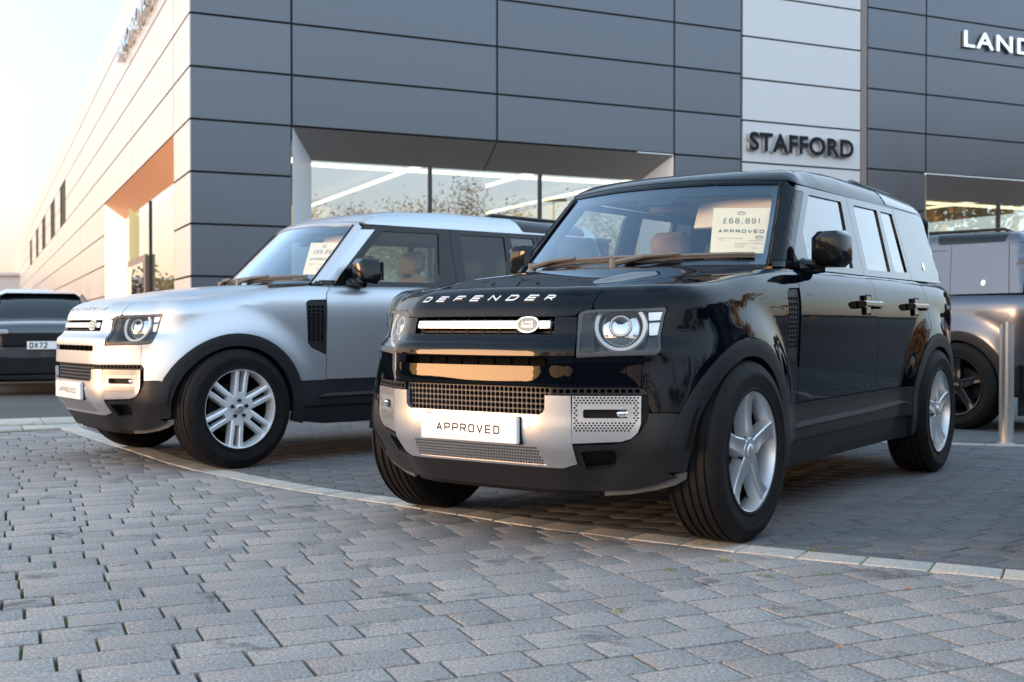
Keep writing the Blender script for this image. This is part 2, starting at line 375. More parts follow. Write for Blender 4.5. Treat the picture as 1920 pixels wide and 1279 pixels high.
# glasshouse
def ws_edge(z):return -.65-(z-1.26)*1.04
def zr(x,y):
    b=np.interp(x,[-3.9,-3.4,-2.6,-1.9,-1.5,-1.2,-1.0,-.8],[1.80,1.835,1.862,1.866,1.850,1.815,1.775,1.72])
    return b+.018*(1-(y/.6)**2)
def g_cab(p):
    x,y,z=p[:,0],np.abs(p[:,1]),p[:,2]
    sd=(y-.815+.24*(z-1.3))*.972
    w=(x-(ws_edge(z)+.19*(1-(y/.76)**2)))*.69
    r=(-3.62-x-.38*(z-1.3)*-1*-1+0)*.93
    r=(-(x+3.62-.22*(z-1.3)))*.97
    sd=smax(sd,w,.03);sd=smax(sd,r,.06)
    t=(z-zr(x,y))
    return smax(sd,t,np.interp(x,[-1.3,-1.0],[.10,.05]))
def sidew(q):
    q=np.asarray(q,float)
    o=np.stack([q[:,0],np.full(len(q),.3),q[:,1]],1);P=solve(g_cab,o,np.tile([0,1.,0],(len(q),1)),0,.7);return P,grad(g_cab,P)
def wsc(q): # (y,z)
    q=np.asarray(q,float)
    o=np.stack([np.full(len(q),-1.6),q[:,0],q[:,1]],1);P=solve(g_cab,o,np.tile([1.,0,0],(len(q),1)),0,1.5);return P,grad(g_cab,P)
def roof(q): # (x,phi)
    q=np.asarray(q,float);a=q[:,1]
    o=np.stack([q[:,0],np.zeros(len(q)),np.full(len(q),1.5)],1)
    P=solve(g_cab,o,np.stack([np.zeros(len(q)),np.sin(a),np.cos(a)],1),0,1.2);return P,grad(g_cab,P)

def to_uv(P):
    x,y,z=[float(q) for q in P]
    u=float(lut(_U,np.array([x]),np.array([abs(y)]))[0]);sg=-1 if y<0 else 1
    if z<=1: return (sg*u,z)
    cx,cy,nx,ny=[float(q[0]) for q in C(np.array([u]))]
    r=(x-cx+nx*FD)*nx+(abs(y)-cy+ny*FD)*ny
    return (sg*u,1+FD*math.atan2(z-1,r))
# ------------------------------------------------------------------ off-roader: panels cut from one smooth body surface
def UX(x): return np.interp(x,CX[::-1],US[::-1])
def inpoly(P,poly):
    x,y=P[:,0],P[:,1];c=np.zeros(len(P),bool);n=len(poly);q=np.array(poly)
    for i in range(n):
        x1,y1=q[i];x2,y2=q[(i+1)%n]
        if y1==y2: continue
        k=((y1>y)!=(y2>y))&(x<(x2-x1)*(y-y1)/(y2-y1)+x1);c^=k
    return c
def resample(pl,res):
    out=[];n=len(pl)
    for i in range(n):
        a=np.array(pl[i],float);b=np.array(pl[(i+1)%n],float);k=max(1,int(math.ceil(np.linalg.norm(b-a)/res)))
        for t in range(k): out.append(tuple(a+(b-a)*t/k))
    return out
def cdt(outline,holes,res):
    o=resample(outline,res);hs=[resample(h,max(res,.012) if len(h)>8 else res) for h in holes]
    pts=list(o);edges=[(i,(i+1)%len(o)) for i in range(len(o))]
    for h in hs:
        k=len(pts);pts+=h;edges+=[(k+i,k+(i+1)%len(h)) for i in range(len(h))]
    A=np.array(o);mn,mx=A.min(0),A.max(0)
    gx=np.arange(mn[0]+res*.5,mx[0],res);gy=np.arange(mn[1]+res*.5,mx[1],res)
    if len(gx) and len(gy):
        G=np.stack(np.meshgrid(gx,gy),-1).reshape(-1,2);G=G+((np.arange(len(G))//len(gx))%2*res*.5)[:,None]*np.array([1,0])
        k=inpoly(G,o)
        for h in hs: k&=~inpoly(G,h)
        G=G[k];B=np.array(pts)
        if len(G):
            dmin=np.full(len(G),9.)
            for i in range(0,len(B),400): dmin=np.minimum(dmin,np.sqrt(((G[:,None]-B[None,i:i+400])**2).sum(-1)).min(1))
            pts+= [tuple(p) for p in G[dmin>res*.4]]
    r=delaunay_2d_cdt([Vector(p) for p in pts],edges,[],0,1e-7)
    V=np.array([tuple(v) for v in r[0]]);T=np.array([f_ for f_ in r[2] if len(f_)==3]);c=V[T].mean(1)
    k=inpoly(c,o)
    for h in hs: k&=~inpoly(c,h)
    T=T[k]
    a=V[T];ar=(a[:,1,0]-a[:,0,0])*(a[:,2,1]-a[:,0,1])-(a[:,1,1]-a[:,0,1])*(a[:,2,0]-a[:,0,0])
    T[ar<0]=T[ar<0][:,::-1]
    return V,T[np.abs(ar)>1e-12]
CARS={}
def panel(name,dom,outline,mat,parent,holes=(),res=.03,off=0,thick=.012,both=False,mirror=False):
    key=None
    V,T=cdt(outline,list(holes),res);P,N=dom(V);P=P+N*off
    # orient
    t0=P[T];fn=np.cross(t0[:,1]-t0[:,0],t0[:,2]-t0[:,0])
    T=T.copy()
    if (fn*N[T[:,0]]).sum()<0: T=T[:,::-1].copy()
    cnt={}
    for t in T:
        for a,b in ((t[0],t[1]),(t[1],t[2]),(t[2],t[0])): cnt[(a,b)]=1
    be=[e for e in cnt if (e[1],e[0]) not in cnt]
    VV=list(P);FF=[tuple(t) for t in T];LN=[N[i] for t in T for i in t]
    if thick>0:
        mp={}
        def low(i):
            if i not in mp: mp[i]=len(VV);VV.append(P[i]-N[i]*thick)
            return mp[i]
        for a,b in be:
            A,B=low(a),low(b);FF.append((b,a,A,B));q=np.cross(P[a]-P[b],VV[A]-P[b]);q=q/max(np.linalg.norm(q),1e-12);LN+=[q]*4
    outs=[]
    for s in ((1,-1) if both else ((-1,) if mirror else (1,))):
        v=np.array(VV)*np.array([1,s,1]);ln=np.array(LN)*np.array([1,s,1]);ff=FF
        if s<0:
            ff=[];l2=[];k=0
            for q in FF: ff.append(q[::-1]);l2+=list(ln[k:k+len(q)][::-1]);k+=len(q)
            ln=l2
        outs.append(mesh_obj(name,v,ff,mat,parent,normals=ln))
    return outs if both else outs[0]
def mir(mbv,mbf,name,mat,parent,smooth=None):
    a=mesh_obj(name,mbv,mbf,mat,parent,smooth)
    b=mesh_obj(name,[(v[0],-v[1],v[2]) for v in mbv],[q[::-1] for q in mbf],mat,parent,smooth)
    return a,b
def sym(pts): return list(pts)+[(-u,v) for u,v in reversed(pts)]
def circ(u,v,r,n=7,rv=None): return [(u+r*math.cos(2*math.pi*k/n),v+(rv or r)*math.sin(2*math.pi*k/n)) for k in range(n)]
def arc(cx,cz,r,a0,a1,n=16): return [(cx+r*math.cos(R(a)),cz+r*math.sin(R(a))) for a in np.linspace(a0,a1,n)]
def sv(pts): return [(float(UX(x)),z) for x,z in pts]     # (x,z) on the flank, z<1
def tuv(pts):
    P,_=top(np.array(pts,float));return [to_uv(p) for p in P]
def shell_pt(u,v,off=0):
    P,N=shell(np.array([(u,v)]));return P[0]+N[0]*off,N[0]
def wheel(parent,x,y,kind,steer=0,side=1):
    r0=.407
    w=MB();w.lathe([(.02,-.11),(.243,-.11),(.243,.0),(.249,.036),(.262,.036)],32)
    wo=w.build('wheel','underbody',parent,30);wo.location=(x,y*side,.407)  # inner barrel coloured near black to stand for shade behind the spokes
    t=MB();wd=.127
    prof=[(.262,-wd+.012),(.30,-wd),(.345,-wd-.004),(.385,-wd+.006),(.399,-wd+.022)]
    for a,b in ((-.09,-.075),(-.045,-.033),(-.004,.004),(.033,.045),(.075,.09)): prof+=[(.4055,a-.002),(.397,a),(.397,b),(.4055,b+.002)]
    prof+=[(.399,wd-.022),(.385,wd-.006),(.352,wd+.003),(.350,wd+.005),(.335,wd+.0055),(.333,wd+.003),(.30,wd),(.287,wd-.003),(.283,wd+.002),(.272,wd+.002),(.265,wd-.012)]
    t.lathe(prof,72);ty=t.build('tyre','rubber',wo,40)
    # shoulder tread blocks
    r_=MB();rr=.268
    r_.lathe([(.247,.035),(.252,.08),(rr-.010,.104),(rr-.006,.118),(rr+.002,.121),(rr+.004,.112),(rr,.10),(.262,.04)],72)
    M=Vector
    if kind==0:      # five broad spokes
        H=.105
        st=[(.040,.038,.033,.0),(.075,.048,.042,.003),(.105,.043,.037,-.002),(.15,.040,.033,-.006),(.21,.043,.035,-.004),(.259,.050,.042,.008)]
        for k in range(5):
            q=2*math.pi*k/5+R(90);c,s=math.cos(q),math.sin(q);V=[]
            for r,wb,wf,h in st:
                for tt,hh in ((-wb,H+h-.055),(-wf,H+h-.004),(-wf+.006,H+h),(-.004,H+h-.004),(.004,H+h-.004),(wf-.006,H+h),(wf,H+h-.004),(wb,H+h-.055)): V.append((r*c-tt*s,hh,r*s+tt*c))
            Fc=[]
            for i in range(len(st)-1):
                for j in range(7): Fc.append((i*8+j,(i+1)*8+j,(i+1)*8+j+1,i*8+j+1))
            r_.add(V,Fc)
            cx_,cz_=.108*c,.108*s
        r_.lathe([(0,H+.006),(.03,H+.006),(.034,H+.002),(.058,H+.001),(.066,H-.006),(.072,H-.05)],40)
        ri=r_.build('rim','alloy',wo,35)
        for k in range(5):
            n_=MB();q=2*math.pi*(k+.5)/5+R(90);c,s=math.cos(q),math.sin(q)
            B=MB();B.lathe([(.021,H+.004),(.017,H-.006),(.015,H-.022),(0,H-.022)],14);n_.add([(v[0]+.062*c,v[1]-.004,v[2]+.062*s) for v in B.v],B.f);n_.build('lug_nut','alloy_dark',wo,30)
    else:
        H=.102;st=[(.075,.046),(.11,.047),(.16,.048),(.21,.050),(.262,.053)]
        for k in range(6):
            q=2*math.pi*k/6+R(96);c,s=math.cos(q),math.sin(q)
            for sg in (-1,1):
                V=[]
                for r,wo_ in st:
                    h=-.004-.10*max(0,(.12-r))+(.006 if r>.25 else 0)
                    for tt,hh in ((wo_+.006,H+h-.050),(wo_,H+h-.004),(wo_-.006,H+h),(wo_-.026,H+h),(wo_-.031,H+h-.004),(wo_-.036,H+h-.050)): V.append((r*c-sg*tt*s,hh,r*s+sg*tt*c))
                Fc=[]
                for i in range(len(st)-1):
                    for j in range(5):
                        a=(i*6+j,(i+1)*6+j,(i+1)*6+j+1,i*6+j+1);Fc.append(a[::-1] if sg>0 else a)
                r_.add(V,Fc)
            # closed inner end of the pair and outer foot
            for (ra,rb) in ((.078,.115),):
                V=[];
                for r in (ra,rb):
                    for tt in (-.036,.036): V.append((r*c-tt*s,H-.006,r*s+tt*c))
                V+= [(rb*c-tt*s,H-.045,rb*s+tt*c) for tt in (-.036,.036)];r_.add(V,[(0,2,3,1),(2,4,5,3)])
        r_.lathe([(0,H-.010),(.06,H-.010),(.080,H-.006),(.090,H-.008),(.098,H-.05)],48)
        ri=r_.build('rim','alloy_bright',wo,35)
        for k in range(5):
            n_=MB();q=2*math.pi*k/5+R(90);c,s=math.cos(q),math.sin(q)
            B=MB();B.lathe([(.0135,H-.009),(.0135,H+.004),(.009,H+.006),(.008,H-.002),(0,H-.002)],12);n_.add([(v[0]+.056*c,v[1],v[2]+.056*s) for v in B.v],B.f);n_.build('lug_nut','alloy_dark',wo,30)
    cp=MB();cp.lathe([(0,H+.010),(.022,H+.010),(.029,H+.006),(.031,H-.004)],28);cp.build('wheel_cap','alloy' if kind==0 else 'bright_silver',wo,40)
    bk=MB();bk.lathe([(.05,-.05),(.165,-.05),(.165,-.028),(.07,-.028),(.06,.04),(.02,.04)],40);bk.build('brake_disc','brake',wo,30)
    wo.rotation_euler=(0,0,(0 if side>0 else math.pi)+steer)
    return wo
def build_defender(wheel_kind):
    root=empty('parked_car')
    # --- bonnet
    lower=[(0,1.014),(.2,1.014),(.4,1.011),(.486,1.016),(.512,1.024),(.527,1.046),(.543,1.062),(.575,1.068)]
    edge=[(.585,1.09),(.587,1.12),(.604,1.172),(.628,1.22)]
    fr=[p for p in lower]+edge
    ue=np.linspace(.628,0,10)
    out=[(-u,v) for u,v in fr[::-1]][:-1]+fr+[(u,1.22) for u in ue[1:-1]]+[(u,1.22) for u in -ue[::-1][0:1]]+[(-u,1.22) for u in ue[::-1][1:-1]]
    bo=panel('bonnet',shell,out,'paint_black',root,res=.022,thick=0)
    # rear sheet of the bonnet starts on the same line
    us=np.concatenate([-ue,ue[::-1][1:]]);P,_=shell(np.stack([us,np.full(len(us),1.22)],1))
    fl=[(p[0],p[1]) for p in P]
    rear=[(-.2,.508),(-.53,.505),(-.50,.36),(-.455,.18),(-.44,0),(-.455,-.18),(-.50,-.36),(-.53,-.505),(-.2,-.508)]
    b2=panel('bonnet_rear_sheet',top,fl+[(.3,.508)]+rear+[(.3,-.508)],'paint_black',root,res=.026,thick=.02)
    # join both into one bonnet mesh
    m1,m2=bo.data,b2.data;VV=[v.co[:] for v in m1.vertices]+[v.co[:] for v in m2.vertices];k=len(m1.vertices)
    FF=[tuple(p.vertices) for p in m1.polygons]+[tuple(i+k for i in p.vertices) for p in m2.polygons]
    LN=[c.vector[:] for c in m1.corner_normals]+[c.vector[:] for c in m2.corner_normals]
    bpy.data.objects.remove(b2);bpy.data.objects.remove(bo);bo=mesh_obj('bonnet',VV,FF,'paint_black',root,normals=LN)
    # lettering on the bonnet nose
    L=MB();us=np.linspace(-.385,.318,8);
    for ch,u0 in zip('DEFENDER',us):
        def mf(a,b,c,u0=u0):
            P,N=shell_pt(u0+a,1.142+b*1.75,.001+c);return tuple(P)
        text(L,ch,.0275,.050,0,.0058,mf,.0035,slant=.62)
    L.build('bonnet_lettering','bar_white',bo,30)
    # --- wings
    shut=[(.50,.509),(.42,.51),(.3,.511),(.1,.511),(-.1,.511),(-.3,.51),(-.5,.508)]
    st=tuv(shut)
    cr_=[(float(UX(x)),z) for x,z in arc(0,.405,.512,22,160,22)]
    out=[(.814,.607),(.89,.608),(float(UX(.478)),.606)]+cr_+[(float(UX(-.5)),.581),(2.120,.581),(2.117,.758),(1.996,.813),(1.968,.845),(1.953,1.104),(1.968,1.114),(1.99,1.119),(2.117,1.122),(2.125,1.149),(2.155,1.169),(2.196,1.196),(2.13,1.25),(1.98,1.32)]
    out+=st[::-1]+[(.632,1.222),(.608,1.172),(.591,1.12),(.589,1.085),(.60,1.072),(.70,1.076),(.86,1.079),(.925,1.068),(.925,1.045),(.872,.868),(.862,.852),(.838,.843),(.790,.841),(.786,.712),(.80,.704),(.812,.69)]
    wl,wr=panel('front_wing',shell,out,'paint_black',root,res=.026,both=True,thick=.018)
    # panel between lamp and fog lamp surround
    panel('headlamp_panel',shell,[(.506,.832),(.66,.838),(.787,.840),(.782,.711),(.499,.711)],'paint_black',root,res=.025,both=True)
    # --- centre grille panel
    slot=rounded([(.391,.797),(.391,.834),(-.391,.834),(-.391,.797)],.008)
    fo=[(.497,.711),(.503,.832),(.508,.887),(.514,.93),(.515,1.008),(.397,1.007),(.397,.938),(.389,.93)]
    gp=panel('grille_panel',shell,sym(fo),'paint_black',root,holes=[slot],res=.0135,thick=.02)
    ms=MB()
    panel('grille_backing',shell,sym([(.405,.92),(.405,1.014)]),'underbody',gp,res=.05,off=-.05,thick=0)
    panel('grille_backing',shell,sym([(.40,.785),(.40,.845)]),'underbody',gp,res=.05,off=-.045,thick=0)
    panel('grille_louvre',shell,sym([(.395,.985),(.395,.994)]),'plastic_dark',gp,res=.05,off=-.03,thick=.02)
    panel('grille_louvre',shell,sym([(.395,.942),(.395,.949)]),'plastic_dark',gp,res=.05,off=-.03,thick=.02)
    for k in range(9):
        u=-.36+k*.09
        panel('grille_rib',shell,[(u-.004,.932),(u+.004,.932),(u+.004,1.005),(u-.004,1.005)],'plastic_black',gp,res=.05,off=-.028,thick=.02)
        panel('grille_rib',shell,[(u-.003,.797),(u+.003,.797),(u+.003,.834),(u-.003,.834)],'underbody',gp,res=.05,off=-.036,thick=.008)
    bar=panel('grille_bar',shell,rounded(sym([(.374,.956),(.374,.988)]),.006),'bar_white',root,res=.02,off=.002,thick=.025)
    bd=panel('badge',shell,circ(.259,.971,.058,28,.037),'chrome',root,res=.012,off=.010,thick=.012)
    panel('badge_face',shell,circ(.259,.971,.050,28,.030),'badge_green',bd,res=.012,off=.0115,thick=.003)
    T=MB()
    for tx,u0,v0 in (('LAND',.231,.973),('ROVER',.231,.957)):
        text(T,tx,.011,.0088 if len(tx)>4 else .011,.0035,.0026,lambda a,b,c,u0=u0,v0=v0:tuple(shell_pt(u0+a,v0+b,.0116+c)[0]),.001)
    T.build('badge_lettering','bar_white',bd,None)
    # --- lower intake mesh
    hs=[]
    for r in range(5):
        for c in range(34):
            u=-.3795+c*.023;v=.6025+r*.0232
            if abs(u)>.36 and r==0: continue
            hs.append(rounded([(u-.0097,v-.0098),(u+.0097,v-.0098),(u+.0097,v+.0098),(u-.0097,v+.0098)],.005,2))
    panel('intake_mesh',shell,sym([(.352,.588),(.398,.615),(.398,.709)]),'plastic_mid',root,holes=hs,res=.05,off=-.022,thick=.012)
    panel('intake_backing',shell,sym([(.42,.57),(.42,.72)]),'underbody',root,res=.06,off=-.055,thick=0)
    hs=[[(u-.010,.686),(u+.010,.686),(u+.010,.702),(u-.010,.702)] for u in np.arange(.42,.79,.029)]
    panel('intake_strip',shell,[(.402,.680),(.402,.709),(.775,.709),(.797,.703),(.809,.690),(.812,.680)],'plastic_dark',root,holes=hs,res=.04,off=-.006,thick=.02,both=True)
    # --- skid plate with perforated lower part
    lm=[(.338,.459),(.356,.376)]
    sk=[(.352,.3665),(.444,.366),(.518,.386),(.499,.457),(.494,.478),(.490,.6755),(.380,.6755),(.378,.616),(.368,.602),(.352,.594)]
    skp=panel('skid_plate',shell,sym(sk),'bright_silver',root,holes=[sym(lm)],res=.022,off=.004,thick=.02)
    hs=[]
    for r in range(6):
        w=.338+(.459-(.45-r*.0138))*.217
        for c in range(-26,27):
            u=c*.0142+(r%2)*.0071
            if abs(u)<w-.009: hs.append(circ(u,.4505-r*.0138,.0061,6,.0059))
    panel('skid_mesh',shell,sym([(.337,.4585),(.355,.3765)]),'bright_silver',skp,holes=hs,res=.05,off=.001,thick=.008)
    panel('skid_backing',shell,sym([(.36,.47),(.375,.365)]),'plastic_black',skp,res=.05,off=-.03,thick=0)
    for u in (.291,-.312): panel('parking_sensor',shell,circ(u,.542,.012,14),'bar_white',skp,res=.02,off=.0065,thick=.004)
    # --- fog lamp surrounds
    pf=[(.494,.476),(.60,.481),(.70,.485),(.74,.497),(.768,.522),(.781,.56),(.7825,.675),(.496,.675)]
    fog=rounded([(.533,.575),(.736,.575),(.736,.626),(.533,.626)],.012)
    hs=[]
    for r in range(14):
        for c in range(20):
            u=.506+c*.0155+(r%2)*.00775;v=.667-r*.0105
            if u>.774 or (.519<u<.752 and .562<v<.640): continue
            if v<.60 and (max(0,u-.735)**2+max(0,.60-v)**2*0+0)>0 and (u-.70)**2/.075**2+(v-.595)**2/.075**2>1 and u>.70: continue
            hs.append(circ(u,v,.0050,6,.0043))
    f1=panel('fog_lamp_surround',shell,pf,'bright_silver',root,holes=[fog]+hs,res=.03,off=.003,thick=.010,both=True)
    for s,fo_ in zip((1,-1),f1):
        panel('surround_rim',shell,fog,'bright_silver',fo_,holes=[rounded([(.541,.582),(.728,.582),(.728,.619),(.541,.619)],.010)],res=.03,off=.006,thick=.03,mirror=s<0)
        P,N=shell_pt(.708,.600,-.014)
        l=MB();l.lathe([(0,.012),(.012,.010),(.020,.003),(.022,-.012)],20)
        a=Vector(N).to_track_quat('Y','Z').to_matrix();V=[a@Vector((v[0]*1.25,v[1],v[2]*.9))+Vector(P) for v in l.v]
        if s<0: V=[(v[0],-v[1],v[2]) for v in V]
        mesh_obj('fog_lamp',V,[q[::-1] for q in l.f] if s<0 else l.f,'lamp_dome',fo_,40)
    panel('surround_backing',shell,[(.488,.46),(.68,.462),(.74,.478),(.795,.52),(.816,.57),(.818,.69),(.488,.69)],'plastic_black',root,res=.04,off=-.022,thick=0,both=True)
    # --- dark lower bumper
    tow=rounded([(.531,.440),(.671,.449),(.688,.42),(.680,.368),(.561,.352)],.014)
    ca=[(float(UX(x)),z) for x,z in arc(0,.405,.505,22.5,-6,8)]
    half=[(0,.259),(.41,.262),(.637,.262),(.76,.270),(.87,.294),(.955,.328)]+ca[::-1]+[(.89,.6045),(.814,.603),(.806,.57),(.778,.520),(.728,.484),(.674,.470),(.497,.4655),(.502,.455),(.5215,.386),(.447,.364),(.352,.364)]
    out=half+[(-u,v) for u,v in half[::-1][:-1]]
    fb=panel('front_bumper',shell,out,'plastic_dark',root,holes=[tow,[(-u,v) for u,v in tow[::-1]]],res=.028,off=0,thick=.03)
    panel('tow_recess',shell,[(.50,.46),(.70,.46),(.71,.34),(.53,.33)],'plastic_black',fb,res=.04,off=-.045,thick=0,both=True)
    panel('bumper_lip',shell,[(.64,.235),(.76,.243),(.88,.264),(.96,.288),(1.0,.315),(1.0,.345),(.955,.335),(.87,.298),(.76,.276),(.64,.266)],'plastic_grey',fb,res=.03,off=-.012,thick=.02,both=True)
    panel('bumper_valance',shell,sym([(.62,.225),(.62,.27)]),'plastic_black',fb,res=.04,off=-.03,thick=.02)
    # --- headlamps
    bo_=rounded([(.512,.8335),(.66,.841),(.845,.8445),(.866,.858),(.921,1.05),(.918,1.065),(.86,1.0765),(.70,1.073),(.60,1.0695),(.56,1.064),(.535,1.05),(.523,1.022)],.008)
    bi=rounded([(.524,.853),(.674,.863),(.842,.868),(.859,.878),(.906,1.047),(.84,1.0525),(.72,1.055),(.60,1.047),(.545,1.03)],.008)
    hz=panel('headlamp',shell,bo_,'bezel',root,holes=[bi],res=.02,off=-.001,thick=.075,both=True)
    for s,h in zip((1,-1),hz):
        mm=s<0
        panel('lamp_housing',shell,bo_,'gloss_black',h,res=.03,off=-.080,thick=0,mirror=mm)
        panel('lamp_cover',shell,bi,'lamp_glass',h,res=.03,off=-.004,thick=0,mirror=mm)
        panel('lamp_side_block',shell,[(.527,.86),(.578,.866),(.582,1.04),(.545,1.03)],'plastic_black',h,res=.04,off=-.012,thick=.04,mirror=mm)
        for q in ([(.838,.992),(.898,.995),(.904,1.043),(.838,1.047)],[(.836,.93),(.884,.933),(.896,.985),(.838,.983)],[(.80,.872),(.852,.874),(.88,.925),(.832,.923)]):
            z=panel('indicator' if q[0][1]>.9 else 'side_reflector',shell,rounded(q,.006),'lamp_clear' if q[0][1]>.9 else 'gloss_black',h,res=.03,off=-.016,thick=.03,mirror=mm)
        P,N=shell_pt(.708,.970,-.034);N=np.array(N)*.8+np.array([1,.0,0])*.25;N[2]=max(N[2],.30);N/=np.linalg.norm(N)
        a=Vector(N).to_track_quat('Y','Z').to_matrix()
        def put(mb,name,mat,sm=40):
            V=[a@Vector(v)+Vector(P) for v in mb.v]
            if mm: V=[(v[0],-v[1],v[2]) for v in V]
            return mesh_obj(name,V,[q[::-1] for q in mb.f] if mm else mb.f,mat,h,sm)
        rg=MB();n=40;V=[];Fc=[];zc_=.072
        a0=math.asin(zc_/.116);angs=np.linspace(math.pi-a0,2*math.pi+a0,n)
        pr=[(.093,.006),(.095,.014),(.109,.016),(.115,.010),(.116,-.01)]
        for q in angs:
            for r,hh in pr: V.append((r*math.cos(q),hh,min(r*math.sin(q),zc_)))
        for i in range(n-1):
            for j in range(len(pr)-1): Fc.append((i*5+j,i*5+j+1,(i+1)*5+j+1,(i+1)*5+j))
        rg.add(V,[q for q in Fc]);put(rg,'lamp_ring','lamp_ring')
        # domed reflector lens inside the ring
        bw=MB();V=[];Fc=[];rs=(.094,.085,.07,.052,.034,.012)
        for q in angs:
            for r in rs: V.append((r*math.cos(q),-.012+.026*(1-(r/.094)**2),min(r*math.sin(q),zc_-.004)))
        for i in range(n-1):
            for j in range(5): Fc.append((i*6+j,i*6+j+1,(i+1)*6+j+1,(i+1)*6+j)[::-1])
        Fc.append(tuple(i*6+5 for i in range(n)))
        bw.add(V,Fc);put(bw,'lamp_lens','lamp_dome',80)
        bz=MB();bz.lathe([(.036,.012),(.040,.019),(.046,.018),(.05,.006)],28);put(bz,'projector_bezel','lamp_ring')
        br=MB();br.box(-.09,.085,-.01,.012,.074,.082);put(br,'lamp_brow','gloss_black',None)
    # --- number plate
    np_=MB();np_.box(.806,.832,-.262,.262,.466,.579,bev=.004);pl=np_.build('number_plate','plate_white',root,20)
    bk=MB();bk.box(.785,.8055,-.256,.268,.462,.582);bk.build('plate_holder','plastic_black',pl)
    T=MB();mf=lambda a,b,c:(.8322+c,-.172+a,.5045+b)
    text(T,'APPROVED',.036,.0315,.0130,.0056,mf,.0006,narrow={'V':1.05});T.build('plate_lettering','ink',pl)
    T=MB()
    for z in (.484,.561): T.box(.8322,.8326,-.172,.172,z,z+.0013)
    T.build('plate_line','ink_grey',pl)
    # --- flanks: doors, cladding, sills
    vv=lambda u,z:None
    g1,g2=3.300,4.316
    fd=[(2.125,.585),(3.322,.590),(3.334,.70),(3.336,.856),(3.318,.98),(3.300,1.072),(3.290,1.128),(3.300,1.165),(3.306,1.2),(3.306,1.222),(2.16,1.222),(2.203,1.198),(2.162,1.170),(2.132,1.150),(2.124,1.12),(2.122,1.0),(2.122,.76)]
    fds=panel('front_door',shell,fd,'paint_black',root,res=.03,both=True,thick=.02)
    ra=[(float(UX(x)),z) for x,z in arc(-3.022,.405,.512,20,78,12)]
    rd=[(3.327,.590),(float(UX(-2.545)),.593)]+ra+[(4.300,.94),(4.322,.99),(4.316,1.064),(4.322,1.133),(4.326,1.2),(4.326,1.222),(3.311,1.222),(3.311,1.2),(3.305,1.165),(3.295,1.128),(3.305,1.072),(3.323,.98),(3.341,.856),(3.339,.70)]
    rds=panel('rear_door',shell,rd,'paint_black',root,res=.03,both=True,thick=.02)
    rb=[(float(UX(x)),z) for x,z in arc(-3.022,.405,.512,76,158,18)]
    uR=float(UX(-3.5));uE=uR+.42
    rq=[(4.306,.93)]+rb+[(uR+.02,.60),(uE,.60),(uE,1.222),(4.331,1.222),(4.331,1.2),(4.327,1.133),(4.321,1.064),(4.327,.99)]
    rqs=panel('rear_quarter_panel',shell,rq,'paint_black',root,res=.03,both=True,thick=.02)
    tg=[(uE+.006,.60),(UMAX,.60),(UMAX,1.2),(uE+.006,1.2)]
    panel('tailgate',shell,tg,'paint_black',root,res=.05,both=True,thick=.02)
    # cladding under the doors with a light swage strip, then sill
    panel('door_cladding',shell,[(float(UX(-.485)),.576),(float(UX(-.505)),.49),(float(UX(-.515)),.40),(float(UX(-2.50)),.41),(float(UX(-2.515)),.49),(float(UX(-2.54)),.588),(3.322,.585),(2.122,.580)],'plastic_dark',root,res=.03,off=.004,thick=.02,both=True)
    panel('door_strip',shell,[(float(UX(-.64)),.462),(float(UX(-.70)),.484),(float(UX(-1.84)),.497),(float(UX(-2.36)),.508),(float(UX(-2.45)),.490),(float(UX(-1.84)),.474)],'plastic_mid',root,res=.03,off=.020,thick=.022,both=True)
    panel('sill',shell,[(float(UX(-.44)),.30),(float(UX(-.52)),.405),(float(UX(-2.50)),.415),(float(UX(-2.56)),.28),(float(UX(-2.45)),.262),(float(UX(-.7)),.262)],'plastic_dark',root,res=.05,off=-.012,thick=.04,both=True)
    # wheel arch trims
    def arch(cx,a0,a1):
        o=arc(cx,.405,.512,a0,a1,26);o2=[(x+ (0),z) for x,z in o];i=arc(cx,.405,.428,a1,a0,26)
        o2=[(x,min(z,.909)) for x,z in o2]
        return sv(o2+i)
    panel('wheel_arch_trim',shell,arch(0,-6,194),'plastic_dark',root,res=.03,off=.007,thick=.05,both=True)
    panel('wheel_arch_trim',shell,arch(-3.022,-14,197),'plastic_dark',root,res=.03,off=.007,thick=.05,both=True)
    # rear bumper
    panel('rear_bumper',shell,[(uR+.03,.34),(UMAX,.30),(UMAX,.595),(uR-.02,.595)],'plastic_dark',root,res=.05,off=.004,thick=.03,both=True)
    panel('tail_lamp',shell,[(uE-.10,.86),(uE+.05,.86),(uE+.05,1.17),(uE-.10,1.17)],'gloss_black',root,res=.04,off=.006,thick=.02,both=True)
    for v0 in (.90,1.03):
        panel('tail_light',shell,rounded([(uE-.08,v0),(uE+.03,v0),(uE+.03,v0+.085),(uE-.08,v0+.085)],.01),'red_lens',root,res=.04,off=.010,thick=.006,both=True)
    # side vents
    hs=[]
    for r in range(11):
        for c in range(4): 
            u=1.985+c*.034;v=1.085-r*.022
            if v>.845 or u>2.03: hs.append([(u-.012,v-.007),(u+.012,v-.007),(u+.012,v+.007),(u-.012,v+.007)])
    ve=panel('side_vent',shell,rounded([(1.957,1.103),(1.972,1.112),(1.992,1.116),(2.115,1.119),(2.114,.764),(1.998,.817),(1.971,.848)],.006),'plastic_dark',root,holes=hs,res=.04,off=-.008,thick=.012,both=True)
    panel('vent_backing',shell,[(1.94,1.12),(2.13,1.12),(2.13,.75),(1.96,.80)],'plastic_black',root,res=.05,off=-.03,thick=0,both=True)
